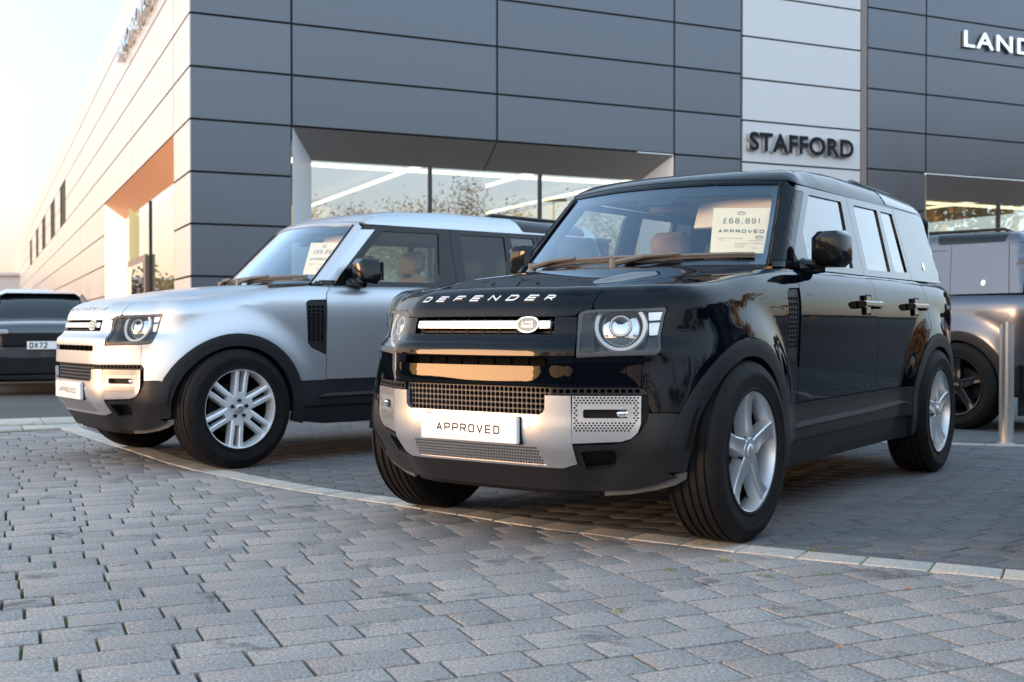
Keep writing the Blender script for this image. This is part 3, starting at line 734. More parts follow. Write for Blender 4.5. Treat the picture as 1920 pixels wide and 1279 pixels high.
    # door handles
    for dr,u0 in ((fds,3.105),(rds,4.03)):
        for s,d_ in zip((1,-1),dr):
            P,N=shell_pt(u0,1.075);m=MB()
            def pt(a,b,c): return np.array([P[0]-a,s*(P[1]+c),P[2]+b])
            for (a0,a1,b0,b1,c0,c1) in ((-.155,.16,-.012,.018,.030,.052),(-.155,-.10,-.024,.02,.0,.045),(.11,.16,-.024,.02,.0,.045)):
                q=MB();q.box(a0,a1,b0,b1,c0,c1,bev=.006);m.add([tuple(pt(*v)) for v in q.v],q.f if s<0 else [t[::-1] for t in q.f])
            q=MB();q.box(-.05,.05,-.060,.055,.002,.016,bev=.012);m.add([tuple(pt(*v)) for v in q.v],q.f if s<0 else [t[::-1] for t in q.f])
            m.build('door_handle','gloss_black',d_,30)
    # --- glasshouse
    zt=1.722;bl=1.268
    eX=lambda z:ws_edge(z)+.0
    hf=rounded([(-1.052,1.318),(-1.066,1.462),(-1.285,1.684),(-1.80,1.690),(-1.743,1.296),(-1.06,1.296)],.012)
    hr=rounded([(-2.012,1.690),(-2.455,1.694),(-2.44,1.302),(-1.992,1.300)],.012)
    hq=rounded([(-2.522,1.694),(-2.765,1.694),(-2.80,1.312),(-2.535,1.306)],.012)
    A=[(-.80,1.268),(-.826,1.297),(-1.218,1.695),(-1.255,1.732)];
    fr_=[(-.80,1.262),(-1.222,1.7245),(-1.905,1.7285),(-1.908,1.262)]
    w1=panel('window_frame',sidew,fr_,'gloss_black',root,holes=[hf],res=.05,off=.004,thick=.02,both=True)
    w2=panel('window_frame',sidew,[(-1.912,1.262),(-1.909,1.7285),(-2.80,1.733),(-2.86,1.264)],'gloss_black',root,holes=[hr,hq],res=.05,off=.004,thick=.02,both=True)
    q_=[(-2.865,1.264),(-2.805,1.733),(-3.40,1.733),(-3.47,1.264)]
    qp=panel('quarter_window',sidew,q_,'gloss_black',root,res=.06,off=.004,thick=.02,both=True)
    panel('quarter_badge',sidew,circ(-3.20,1.365,.022,18,.026),'chrome',qp[0],res=.02,off=.008,thick=.004)
    for nm,hh,mt in (('front_window',hf,'side_glass'),('rear_window',hr,'side_glass'),('side_window',hq,'rear_glass')):
        o=np.array(hh);c=o.mean(0);panel(nm,sidew,[tuple(c+(p-c)*1.02) for p in o],mt,root,res=.06,off=-.006,thick=0,both=True)
    panel('rear_corner_glass',sidew,[(-3.475,1.264),(-3.405,1.733),(-3.545,1.735),(-3.60,1.264)],'gloss_black',root,res=.05,off=.002,thick=.01,both=True)
    # A pillar: painted strip and black sides
    panel('windscreen_pillar',sidew,[(-.690,1.294),(-.824,1.297),(-1.214,1.692),(-1.090,1.686)],'paint_black',root,res=.03,off=.006,thick=.02,both=True)
    panel('pillar_base',sidew,[(-.66,1.262),(-.688,1.291),(-.824,1.294),(-.797,1.262)],'gloss_black',root,res=.03,off=.004,thick=.02,both=True)
    panel('pillar_cap',sidew,[(-1.094,1.690),(-1.125,1.722),(-1.218,1.7245),(-1.215,1.697)],'gloss_black',root,res=.03,off=.004,thick=.02,both=True)
    # windscreen
    zh=lambda y:1.768-.022*(abs(y)/.66)**2
    wo=[(0,1.275),(.4,1.272),(.70,1.272),(.752,1.275),(.738,1.35),(.703,1.50),(.668,1.64),(.648,1.722),(.3,1.733),(0,1.735)]
    wi=[(0,1.31),(.40,1.31),(.715,1.31),(.70,1.38),(.668,1.52),(.640,1.63),(.62,1.672),(.3,1.680),(.13,1.680),(.09,1.64),(0,1.64)]
    so_=lambda q:q+[(-a,b) for a,b in q[::-1][1:-1]]
    panel('windscreen',wsc,so_(wo),'windscreen_glass',root,res=.05,off=-.002,thick=0)
    fr=panel('windscreen_frame',wsc,so_(wo),'gloss_black',root,holes=[so_(wi)],res=.035,off=-.008,thick=.01)
    panel('screen_header',wsc,so_([(0,1.737),(.3,1.735),(.648,1.724),(.664,zh(.664)-.002),(.45,zh(.45)),(.2,zh(.2)),(0,zh(0))]),'paint_black',root,res=.03,off=.002,thick=.012)
    panel('pillar_face',wsc,[(.755,1.275),(.812,1.275),(.790,1.37),(.760,1.50),(.728,1.64),(.712,1.705),(.668,1.742),(.652,1.722),(.671,1.64),(.706,1.50),(.741,1.35)],'paint_black',root,res=.03,off=.003,thick=.015,both=True)
    # edge trim along both sides of the screen
    for s in (1,-1):
        P,N=wsc(np.array([(.752,1.268),(.738,1.34),(.722,1.41),(.704,1.49),(.685,1.57),(.664,1.65),(.645,1.725)]));m=MB();m.tube([(p[0]+.006,s*p[1],p[2]+.003) for p in P],.006,6);m.build('screen_trim','plastic_black',root,40)
    # scuttle panel under the screen
    m=MB();V=[];n=14
    for i in range(n+1):
        y=-.76+1.52*i/n;xb=ws_edge(1.272)+.19*(1-(y/.76)**2)
        V+=[(xb-.03,y,1.282),(xb+.05,y,1.262),(xb+.12 if abs(y)<.6 else xb+.07,y,1.235)]
    m.add(V,[(3*i+j,3*i+3+j,3*i+4+j,3*i+1+j)[::-1] for i in range(n) for j in range(2)]);m.build('scuttle','plastic_black',root,50)
    # wipers
    def wiper(pts,hub):
        def on(y,z,o=.018): P,N=wsc(np.array([(y,z)]));return tuple(P[0]+N[0]*o)
        m=MB();m.tube([on(*p) for p in pts],.010,6);m.tube([on(p[0],p[1]-.006,.008) for p in pts],.006,5);w_=m.build('wiper','plastic_grey',root,40)
        h=MB();h.tube([on(hub[0],hub[1],.03),on((hub[0]*.5+pts[1][0]*.5),hub[1]*.4+pts[1][1]*.6,.04),on(*pts[1],.03)],[.018,.013,.010],7);h.tube([on(hub[0],hub[1]-.02,.0),on(hub[0],hub[1]+.012,.045)],.022,8);h.build('wiper_arm','plastic_grey',w_,40)
    wiper([(-.58,1.300),(-.30,1.312),(0,1.318),(.10,1.316)],(-.62,1.276))
    wiper([(.02,1.300),(.32,1.316),(.60,1.320),(.68,1.318)],(-.02,1.276))
    # roof
    xf=lambda a:float(ws_edge(1.733)+.19*(1-(np.sin(a)*.665/.76)**2)-.012)
    am=math.atan2(.712,.2315)
    yy=np.linspace(-.672,.672,25);P,_=wsc(np.stack([yy,[zh(y) for y in yy]],1));ro=[(-1.150,-am)]+[(p[0]-.003,math.atan2(p[1],p[2]-1.5)) for p in P]+[(-1.150,am)]
    ro=ro+[(-3.50,am),(-3.66,1.0),(-3.68,.5),(-3.68,-.5),(-3.66,-1.0),(-3.50,-am)]
    rf=panel('roof',roof,ro,'paint_white_roof',root,res=.045,off=.004,thick=.02)
    panel('roof_panel',roof,[(-1.42,-.95),(-1.42,.95),(-3.4,.95),(-3.4,-.95)],'gloss_black',rf,res=.06,off=.0065,thick=.004)
    panel('alpine_window',roof,rounded([(-2.60,1.03),(-2.66,1.235),(-3.36,1.24),(-3.36,1.03)],.03),'gloss_black',rf,res=.04,off=.007,thick=.004)
    panel('alpine_window',roof,rounded([(-2.60,-1.03),(-2.66,-1.235),(-3.36,-1.24),(-3.36,-1.03)],.03),'gloss_black',rf,res=.04,off=.007,thick=.004)
    for s in (1,-1):
        m=MB();m.tube([(-2.35,s*.56,1.850),(-2.45,s*.56,1.885),(-3.25,s*.55,1.872),(-3.38,s*.55,1.82)],.016,6);m.build('roof_rail','plastic_dark',root,40)
    # rear face
    m=MB();m.box(-3.66,-3.60,-.72,.72,1.26,1.73,bev=.02);m.build('rear_screen','gloss_black',root,30)
    m=MB();m.box(-3.80,-3.60,-.60,.60,1.72,1.752,bev=.012);m.build('rear_spoiler','gloss_black',root,30)
    m=MB();m.lathe([(.0,.0),(.30,.0),(.385,-.03),(.40,-.10),(.385,-.2),(.2,-.2)],32,axis='y')
    mesh_obj('spare_wheel',[(-3.90+v[1]*-1*-1,v[0],v[2]+.98) for v in m.v],m.f,'rubber',root,40)
    # mirrors
    for s in (1,-1):
        m=MB();m.box(-.105,.105,-.090,.090,-.095,.095,bev=.035);
        c=np.array([-1.0,.958,1.364])
        V=[]
        for v in m.v:
            x,y,z=v;k=1-.10*max(0,(x/.1))
            V.append((c[0]+x*.85,s*(c[1]+y*k),c[2]+z*k))
        mi=mesh_obj('door_mirror',V,[q[::-1] for q in m.f] if s<0 else m.f,'gloss_black',root,50)
        b=MB();b.tube([(-.94,s*.80,1.262),(-.98,s*.85,1.268),(-1.0,s*.93,1.27)],[.05,.036,.028],8);b.tube([(-.95,s*.81,1.29),(-.98,s*.92,1.278)],[.03,.025],8);b.build('mirror_arm','gloss_black',mi,40)
        b=MB();b.box(-1.111,-1.104,min(s*.895,s*1.02),max(s*.895,s*1.02),1.297,1.432);b.build('mirror_glass','chrome',mi)
    # --- interior
    def cushion(x0,x1,y0,y1,z0,z1,lean=0,bev=.05,mb=None):
        q=MB();q.box(x0,x1,y0,y1,z0,z1,bev=bev);return [(v[0]-lean*(v[2]-z0),v[1],v[2]) for v in q.v],q.f
    for (x,ys,mt) in ((-1.62,(.38,-.38),'seat_leather'),(-2.55,(.45,0,-.45),'seat_leather')):
        for y in ys:
            m=MB();m.add(*cushion(x-.12,x,y-.24,y+.24,.78,1.36,.22));m.add(*cushion(x-.05,x+.48,y-.24,y+.24,.68,.82,0));se=m.build('seat',mt,root,50)
            m=MB();m.add(*cushion(x-.21,x-.10,y-.135,y+.135,1.385,1.565,.12,.04));m.build('headrest',mt if x>-2 else 'seat_dark',se,50)
    m=MB();m.box(-1.02,-.62,-.72,.72,1.02,1.225,bev=.06);m.build('dashboard','interior_dark',root,40)
    m=MB();V=[];n=28
    for k in range(n):
        q=2*math.pi*k/n
        for j in range(7):
            w_=2*math.pi*j/7;r=.185+.016*math.cos(w_);V.append((-1.16+.016*math.sin(w_)-.35*r*math.sin(q),-.38+r*math.cos(q),1.17+r*math.sin(q)*.94))
    m.add(V,[(k*7+j,((k+1)%n)*7+j,((k+1)%n)*7+(j+1)%7,k*7+(j+1)%7) for k in range(n) for j in range(7)]);m.tube([(-1.16,-.56,1.17),(-1.16,-.2,1.17)],.018,6);m.build('steering_wheel','interior_dark',root,60)
    m=MB();m.obox((-1.075,.405,1.585),(0,1,0),(-.45,0,.89),(.89,0,.45),(-.245,.245),(-.085,.085),(-.008,.008));m.build('sun_visor','headlining',root)
    m=MB();m.obox((-1.13,-.47,1.705),(0,1,0),(-.9,0,.2),(.2,0,.9),(-.17,.17),(-.06,.06),(-.01,.01));m.build('sun_visor','headlining',root)
    m=MB();m.box(-1.06,-1.02,-.12,.12,1.60,1.665,bev=.012);m.build('rear_view_mirror','interior_dark',root,30)
    m=MB();m.box(-3.35,-1.12,-.60,.60,1.735,1.742);m.build('headlining','headlining',root)
    m=MB();m.box(-3.6,-.45,-.80,.80,.36,.50);m.box(-.5,-.46,-.7,.7,.3,1.18);m.box(-3.55,-3.5,-.75,.75,.4,1.22);m.box(-.46,.42,-.52,.52,.3,.95);m.box(.40,.60,-.42,.42,.28,.90);m.build('underbody','underbody',root)
    for s in (1,-1):
        m=MB();m.box(-2.9,-.8,min(s*.79,s*.81),max(s*.79,s*.81),.4,1.25);m.build('door_lining','interior_dark',root)
        for cx in (0,-3.022):
            m=MB();n=20;V=[]
            for k in range(n+1):
                q=math.pi*(.03+.94*k/n)
                for y in (.50,.905): V.append((cx+.475*math.cos(q),s*y,.405+.475*math.sin(q)))
            m.add(V,[(2*k,2*k+1,2*k+3,2*k+2) for k in range(n)]);m.box(cx-.48,cx+.48,min(s*.5,s*.52),max(s*.5,s*.52),.3,.9);m.build('wheel_housing','underbody',root,40)
    return root
def add_wheels(root,kind,steer=0,swap=None):
    ws=[]
    for x,st in ((0,steer),(-3.022,0)):
        for s in (1,-1): ws.append(wheel(root,x,.845,kind,st,s))
    return ws
def place(root,cx,cy,a):
    root.location=(cx,cy,0);root.rotation_euler=(0,0,math.atan2(-math.cos(a),-math.sin(a)))
# ------------------------------------------------------------------ ground materials
def concrete(name,base,dark,spk=.62,stain=.75):
    m=pmat(name,base,.85); n,l,b=nodes(m)
    geo=n.new('ShaderNodeNewGeometry'); isl=ramp(m,geo.outputs['Random Per Island'],[(0,tuple(c*.88 for c in base)),(.5,base),(1,tuple(c*1.10 for c in base))])
    fine=noise(m,95,5,.82); sp=ramp(m,fine.outputs['Fac'],[(.33,(1-spk*1.1,)*3),(.46,(.82,)*3),(.54,(1.02,)*3),(.66,(1+spk*1.7,)*3)])
    c=mixc(m,1,isl.outputs[0],sp.outputs[0],'MULTIPLY')
    big=noise(m,1.1,4,.6); bl=ramp(m,big.outputs['Fac'],[(.35,(.86,.86,.87)),(.6,(1.06,1.05,1.03))]); c=mixc(m,1,c,bl.outputs[0],'MULTIPLY')
    st=noise(m,3.3,5,.65,dist=.6); sr=ramp(m,st.outputs['Fac'],[(.585,(0,0,0)),(.70,(stain,)*3)]); c=mixc(m,sr.outputs[0],c,dark)
    l.new(c,b.inputs['Base Color']); bump(m,fine.outputs['Fac'],.7,.006); return m
concrete('block_grey',(.285,.262,.246),(.04,.04,.042))
concrete('block_bay',(.125,.124,.127),(.02,.02,.021),.45,.7)
concrete('kerb_stone',(.46,.43,.375),(.14,.12,.10),.25,.4)
m=pmat('joint',(.04,.04,.035),.95); mo=noise(m,1.7,4,.6); n_,l_,b_=nodes(m)
mr=ramp(m,mo.outputs['Fac'],[(.42,(.028,.027,.024)),(.50,(.06,.066,.022)),(.60,(.14,.17,.025))]); l_.new(mr.outputs[0],b_.inputs['Base Color']); bump(m,noise(m,300).outputs['Fac'],.8,.006)
m=pmat('asphalt',(.055,.053,.055),.9); x=noise(m,160,3); n_,l_,b_=nodes(m); r_=ramp(m,x.outputs['Fac'],[(.3,(.035,.034,.036)),(.7,(.085,.082,.083))]); y_=noise(m,.5,4); r2=ramp(m,y_.outputs['Fac'],[(.3,(.8,)*3),(.7,(1.2,)*3)]); l_.new(mixc(m,1,r_.outputs[0],r2.outputs[0],'MULTIPLY'),b_.inputs['Base Color']); bump(m,x.outputs['Fac'],.4,.005)
m=pmat('far_ground',(.09,.085,.075),.95)
m=pmat('weed',(.16,.18,.04),.8); m=pmat('leaf_orange',(.36,.13,.05),.7)
# ------------------------------------------------------------------ ground
m=MB();n=24
m.quad((-400,-400,-.03),(400,-400,-.03),(400,600,-.03),(-400,600,-.03));struct(m.build('ground','asphalt'))
KERB=[(-4.35,10.95),(-3.72,9.98),(-2.96,8.86),(-2.35,7.95),(-1.90,7.39),(-1.3,6.74),(-.66,6.19),(.15,5.46),(.78,5.0),(1.14,4.77),(1.55,4.55),(1.95,4.34),(3.0,3.86),(4.2,3.40),(6.0,2.8)]
KC=cr(KERB,14); KW=.17
kd=np.gradient(KC,axis=0);kd/=np.linalg.norm(kd,axis=1,keepdims=True);kn=np.stack([-kd[:,1],kd[:,0]],1)  # points to the bay side
KF=KC+kn*KW
def side_k(p):
    j=np.argmin(((KC-p)**2).sum(1));q=p-KC[j];return q@kn[j],q@kd[j],j
bed=MB();bed.quad((-6,1.2,-.016),(8,1.2,-.016),(10,11.6,-.016),(-6,11.6,-.016));struct(bed.build('paving_joints','joint'))
def clip_half(poly,p,nv):
    out=[]
    for i in range(len(poly)):
        a,b=poly[i],poly[(i+1)%len(poly)];da,db=(a-p)@nv,(b-p)@nv
        if da>=0: out.append(a)
        if da*db<0: out.append(a+(b-a)*da/(da-db))
    return out
def block(mb,poly,z=0,bev=.006,dep=.02,tilt=(0,0)):
    P=[np.array(p) for p in poly];n=len(P);c=sum(P)/n
    if n<3: return
    ar=.5*sum(P[i][0]*P[(i+1)%n][1]-P[(i+1)%n][0]*P[i][1] for i in range(n))
    if abs(ar)<.0012: return
    if ar<0:P=P[::-1]
    V=[]
    for lv,(ins,dz) in enumerate(((0,-dep),(0,-bev*1.1),(bev*.45,-bev*.30),(bev*1.25,0))):
        for p in P:
            q=p+(c-p)*min(.45,ins/max(np.linalg.norm(c-p),1e-6)*1.3);V.append((q[0],q[1],z+dz+(q-c)@np.array(tilt)))
    Fc=[tuple(range(3*n,4*n))]
    for lv in range(3): Fc+=[(lv*n+i,lv*n+(i+1)%n,(lv+1)*n+(i+1)%n,(lv+1)*n+i) for i in range(n)]
    mb.add(V,Fc)
A0=R(23.4);ex=np.array([math.cos(A0),math.sin(A0)]);ey=np.array([-math.sin(A0),math.cos(A0)])
pav=MB();row=.1635;g=.0052
LK=(np.array([-4.62,10.32]),np.array([-3.9,10.75]));ln=LK[1]-LK[0];ln=np.array([ln[1],-ln[0]])/np.linalg.norm(ln)
for r in range(-20,75):
    y0=r*row; x=-9+random.random()*.3
    while x<8:
        L=random.choice((.165,.21,.21,.255,.30,.33))+random.uniform(-.004,.004)
        jit=[random.uniform(-.002,.002) for _ in range(8)]
        loc=[(x+g,y0+g),(x+L-g,y0+g),(x+L-g,y0+row-g),(x+g,y0+row-g)]
        P=[ex*(a+jit[2*i])+ey*(b+jit[2*i+1]) for i,(a,b) in enumerate(loc)]
        c=sum(P)/4;x+=L
        if c[1]<1.9 or c[1]>11 or abs(c[0])>c[1]*.46+1.6 or (c[1]<2.6 and abs(c[0])>2.4): continue
        sd,_,j=side_k(c)
        if sd>.25: continue
        if sd>-.30: P=clip_half(P,KC[j]-kn[j]*.004,-kn[j])
        if (c-LK[0])@ln<.2: P=clip_half(P,LK[0],ln) if P else P
        if len(P)<3: continue
        # blunt the corners
        Q=[];m_=len(P)
        for i in range(m_):
            p,a,b=P[i],P[i-1],P[(i+1)%m_];la,lb=np.linalg.norm(a-p),np.linalg.norm(b-p)
            if la<1e-4 or lb<1e-4: continue
            q=min(random.uniform(.001,.0045),la*.3,lb*.3);Q+=[p+(a-p)/la*q,p+(b-p)/lb*q]
        if len(Q)<3: continue
        block(pav,Q,random.gauss(0,.0009),.0026,.02,(random.gauss(0,.0022),random.gauss(0,.0022)))
struct(pav.build('block_paving','block_grey',None,25))
# bay paving: long hexagonal pavers
bay=MB();hx,hy=.26,.135
for r in range(-40,95):
    for c in range(-30,58):
        o=np.array([c*hx+(r%2)*hx/2,r*hy*.98]);q=R(12);o=np.array([o[0]*math.cos(q)-o[1]*math.sin(q),o[0]*math.sin(q)+o[1]*math.cos(q)])
        if o[1]<2.4 or o[1]>11.4 or o[0]<-(o[1]*.46+1.4) or o[0]>o[1]*.46+6.5: continue
        sd,_,j=side_k(o)
        if sd<KW-.16: continue
        g_=.003;loc=[(-hx/2+g_,-hy*.26),(0,-hy*.70+g_),(hx/2-g_,-hy*.26),(hx/2-g_,hy*.26),(0,hy*.70-g_),(-hx/2+g_,hy*.26)]
        P=[o+np.array([a*math.cos(q)-b*math.sin(q),a*math.sin(q)+b*math.cos(q)]) for a,b in loc]
        if sd<KW+.2: P=clip_half(P,KF[j]+kn[j]*.004,kn[j])
        if len(P)<3: continue
        block(bay,P,random.gauss(0,.0009)+.001,.0028,.018,(random.gauss(0,.004),random.gauss(0,.004)))
struct(bay.build('bay_paving','block_bay',None,25))
kb=MB();s=np.concatenate([[0],np.cumsum(np.hypot(*np.diff(KC,axis=0).T))]);t=0
def kat(d): return np.array([np.interp(d,s,KC[:,0]),np.interp(d,s,KC[:,1])]),np.array([np.interp(d,s,KF[:,0]),np.interp(d,s,KF[:,1])])
while t<s[-1]-.3:
    L=.262+random.uniform(-.004,.004);a,a2=kat(t+.003);b,b2=kat(t+L-.003);block(kb,[a,b,b2,a2],.003+random.gauss(0,.001),.006,.02,(random.gauss(0,.004),random.gauss(0,.004)));t+=L
struct(kb.build('kerb_row','kerb_stone',None,25))
kb=MB()
a0=np.array([-6.9,9.55]);a1=np.array([-3.85,11.02]);dd=(a1-a0);LL=np.linalg.norm(dd);dd/=LL;nn=np.array([-dd[1],dd[0]])
for rr,(w0,w1,zz) in enumerate(((.0,.42,.004),(.43,1.15,.02))):
    for k in range(9):
        L=.52;st=a0+dd*(k*L+rr*.21)
        block(kb,[st+nn*w0+dd*.004,st+nn*w0+dd*(L-.004),st+nn*w1+dd*(L-.004),st+nn*w1+dd*.004],zz,.008,.05)
struct(kb.build('kerb_edge','kerb_stone',None,25))
kb=MB()
for k in range(14):
    st=np.array([2.6,9.60])+np.array([.955,-.296])*k*.32
    e_=np.array([.955,-.296]);n2=np.array([.296,.955]);block(kb,[st,st+e_*.314,st+e_*.314+n2*.13,st+n2*.13],.006,.006,.02)
struct(kb.build('kerb_strip','kerb_stone',None,25))
# pale far kerb across the road on the left
m=MB();m.box(-40,-4.8,23.5,24.1,-.03,.10);struct(m.build('far_kerb','kerb_stone'))
# weeds and leaves
WT=None
wpos=[(1.05,4.86),(.87,4.70),(1.43,4.98),(1.30,4.92),(.98,4.42),(1.72,4.83),(.36,3.86),(.83,5.03),(1.2,4.45),(.62,4.52)]
def weed_mesh():
    m=MB()
    for k in range(46):
        a=random.random()*6.28;r=random.random()**.6*.028;x,y=r*math.cos(a)*1.7,r*math.sin(a);l=random.uniform(.003,.009);b=random.random()*6.28;t_=random.uniform(.3,1.2)
        dx,dy=math.cos(b)*l*t_,math.sin(b)*l*t_;w=.0022
        m.add([(x-w*math.sin(b),y+w*math.cos(b),-.004),(x+w*math.sin(b),y-w*math.cos(b),-.004),(x+dx+w*.8*math.sin(b),y+dy-w*.8*math.cos(b),l*.8),(x+dx*1.5,y+dy*1.5,l)],[(0,1,2,3)])
    return m
WL=['tuft of moss against the pale kerb row by the front tyre','flat moss tuft on the camera side of the pale kerb','small green weed tuft in the bay paving right of the front tyre','green sprig on the pale kerb right of the tyre','moss tuft in the grey blocks below the front tyre','green tuft in the bay paving near the right edge','moss spot in the grey blocks at mid foreground','yellowish moss strip at the joint under the front tyre','thin weed in the grey block joints at right','small weed between grey blocks below the kerb']
for k,(x,y) in enumerate(wpos):
    w=weed_mesh().build('weed_tuft','weed');w.location=(x,y,.0);s_=random.uniform(.7,1.3);w.scale=(s_,s_,s_);w.rotation_euler=(0,0,random.random()*3);tag(w,WL[k],'weed','weeds in the paving joints')
lpos=[(.022,3.47),(1.17,3.74),(1.45,4.18),(.98,3.42),(-.29,5.16),(.64,3.95),(-1.27,4.97),(-.62,4.0)]
LL_=['curled orange leaf at the bottom centre of the paving','pinkish leaf among the grey blocks at right','dark red leaf below the pale kerb at right','small orange leaf low on the right side of the paving','brown leaf left of the front bumper','orange leaf scrap in a joint at right of centre','pale leaf on the blocks at far left','reddish leaf scrap in the blocks left of centre']
for k,(x,y) in enumerate(lpos):
    m=MB();V=[(0,-.012,.003),(.006,-.004,.005),(.007,.005,.004),(0,.014,.009),(-.007,.004,.007),(-.006,-.005,.004)];m.add(V,[(0,1,2,3),(0,3,4,5)])
    o=m.build('fallen_leaf','leaf_orange');o.location=(x,y,.002);o.rotation_euler=(0,0,random.random()*6);tag(o,LL_[k],'leaf','fallen leaves on the paving')
# ------------------------------------------------------------------ showroom building
m=pmat('panel_dark',(.115,.125,.143),.31,.65); x=vary(m,.35,.05,(.115,.125,.143),.31,.04); n_,l_,b_=nodes(m); ge=n_.new('ShaderNodeNewGeometry'); r_=ramp(m,ge.outputs['Random Per Island'],[(0,(.94,)*3),(1,(1.06,)*3)]); l_.new(mixc(m,1,b_.inputs['Base Color'].links[0].from_socket,r_.outputs[0],'MULTIPLY'),b_.inputs['Base Color'])
m=pmat('panel_light',(.54,.535,.53),.36,.4); vary(m,.3,.04,(.54,.535,.53),.36,.04)
m=pmat('panel_white',(.55,.56,.575),.40,.1)
pmat('panel_gap',(.02,.022,.026),.8); pmat('soffit',(.33,.31,.30),.5,.1); pmat('soffit_sunset_tint',(.74,.42,.25),.42,.2); pmat('reveal',(.66,.65,.65),.45,.1); pmat('strip_brown',(.20,.165,.155),.5,.2)  # side recess soffit carries the orange sunset glow in its base colour
pmat('mullion',(.02,.022,.025),.4); pmat('window_dark',(.03,.032,.036),.15,.2)
m=pmat('ceiling',(.20,.20,.19),.7,emit=(1,.86,.55),es=.02)  # faint emission puts warm interior light into the ceiling itself
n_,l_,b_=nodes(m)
pmat('inside_wall',(.30,.27,.17),.8,emit=(1,.80,.38),es=.12)  # back wall emits on its own to give the warm lit interior
pmat('strip_light',(1,1,.9),.5,emit=(1,.93,.62),es=.55)
pmat('sign_face',(.006,.008,.014),.55,spec=.15); pmat('sign_side',(.62,.60,.60),.3,.5)
TH=R(24.8);E1=np.array([math.cos(TH),math.sin(TH),0]);E2=np.array([-math.sin(TH),math.cos(TH),0]);EZ=np.array([0,0,1.])
PC=np.array([-6.0587,21.6,0])
def FW(t,d,z): return PC+E1*t+E2*d+EZ*z          # front wall: d = depth into the building
def LW(t,d,z): return PC+E2*t+E1*d+EZ*z          # left wall
bd=empty('showroom',tuple(PC)); tag(bd,'large showroom with dark grey panelled front and pale sunset-lit side wall','building')
bd_i=lambda o:(setattr(o,'location',tuple(-PC)),o)[1]
lev=[-.05,.93,1.905,2.895,3.88,4.868,5.858,6.857,7.857,8.857,9.95]
def cassette(mb,W,t0,t1,z0,z1,gp=.022,th=.03):
    a=[W(t0+gp,-th*0+.0,z0+gp),W(t1-gp,0,z0+gp),W(t1-gp,0,z1-gp),W(t0+gp,0,z1-gp)];b_=[W(t0+gp,.05,z0+gp),W(t1-gp,.05,z0+gp),W(t1-gp,.05,z1-gp),W(t0+gp,.05,z1-gp)]
    mb.add(a+b_,[(0,1,2,3),(0,4,5,1),(1,5,6,2),(2,6,7,3),(3,7,4,0)])
def wallmesh(name,mat,W,bays,lv,flip=False):
    mb=MB()
    for t0,t1,zmin in bays:
        for z0,z1 in zip(lv[:-1],lv[1:]):
            if z0>=zmin-.01: cassette(mb,W,t0,t1,z0,z1)
    o=mb.build(name,mat,bd);return bd_i(o)
wallmesh('front_wall','panel_dark',FW,[(0,1.938,-1),(1.938,6.327,4.8),(6.327,10.735,4.8),(10.735,12.585,-1)],lev)
wallmesh('front_wall','panel_dark',FW,[(16.37,18.30,-1),(18.30,22.6,4.8),(22.6,27,4.8),(27,29,-1)],lev)
wl=[lev[0]-0]+[.95,1.9,2.87,3.84,4.81,5.787,6.77,7.755,8.74,9.95]
wallmesh('white_wall','panel_white',FW,[(12.605,16.17,-1)],wl)
def plane(mb,a,b,c,d): mb.add([tuple(a),tuple(b),tuple(c),tuple(d)],[(0,1,2,3)])
def qbox(mb,W,t0,t1,d0,d1,z0,z1): mb.add([W(t,d_,z) for t in (t0,t1) for d_ in (d0,d1) for z in (z0,z1)],[(0,1,3,2),(4,6,7,5),(0,4,5,1),(2,3,7,6),(0,2,6,4),(1,5,7,3)])
m=MB();qbox(m,FW,16.17,16.36,.0,.3,-.05,9.95);bd_i(m.build('return_strip','strip_brown',bd))  # narrow brown strip, flush, standing for the left-facing wall return
m=MB()
for a,b,z0,z1 in ((.0,1.938,-.05,9.9),(1.938,10.735,4.87,9.9),(10.735,18.30,-.05,9.9),(18.30,27,4.87,9.9),(27,29,-.05,9.9)): plane(m,FW(a,.045,z0),FW(b,.045,z0),FW(b,.045,z1),FW(a,.045,z1))
for a,b,z0,z1 in ((.05,2.02,-.05,9.9),(2.02,16.6,4.85,9.9),(16.6,144,-.05,9.9)): plane(m,LW(a,.047,z0),LW(b,.047,z0),LW(b,.047,z1),LW(a,.047,z1))
plane(m,LW(0,.0,9.94),LW(144,0,9.94),LW(144,20,9.94),LW(0,29,9.94));bd_i(m.build('wall_core','panel_gap',bd))
# splayed window recess
def recess(W,t0,t1,i0,i1,dp,zt,zi,ms,mats,z0=-.05):
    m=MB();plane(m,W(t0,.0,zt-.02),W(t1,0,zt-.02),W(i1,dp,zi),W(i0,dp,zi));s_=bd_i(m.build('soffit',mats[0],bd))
    for a,b in ((t0,i0),(t1,i1)):
        m=MB();plane(m,W(a,0,z0),W(a,0,zt-.02),W(b,dp,zi),W(b,dp,z0));bd_i(m.build('reveal',mats[1],bd))
    g_=MB();plane(g_,W(i0,dp,z0),W(i1,dp,z0),W(i1,dp,zi),W(i0,dp,zi));w=bd_i(g_.build('window','building_glass',bd))
    for t in ms:
        q=MB();qbox(q,W,t-.035,t+.035,dp-.04,dp+.06,z0,zi-.005);q.build('mullion','mullion',w)
    q=MB();qbox(q,W,i0+.02,i1-.02,dp+.07,dp+.17,zi-.10,zi-.03);l_=q.build('edge_light','strip_light',w)
    return w
m=MB();m.tube([FW(6.327,-.002,4.853),FW(6.35,.8,4.335)],.012,5)
w=recess(FW,1.95,10.72,2.54,10.32,.8,4.868,4.335,(5.115,7.724),('soffit','reveal'));m.build('soffit_joint','panel_gap',w)
w2=recess(FW,18.32,27,18.55,26.5,.8,4.868,4.30,(21.726,24.4),('soffit','reveal'))
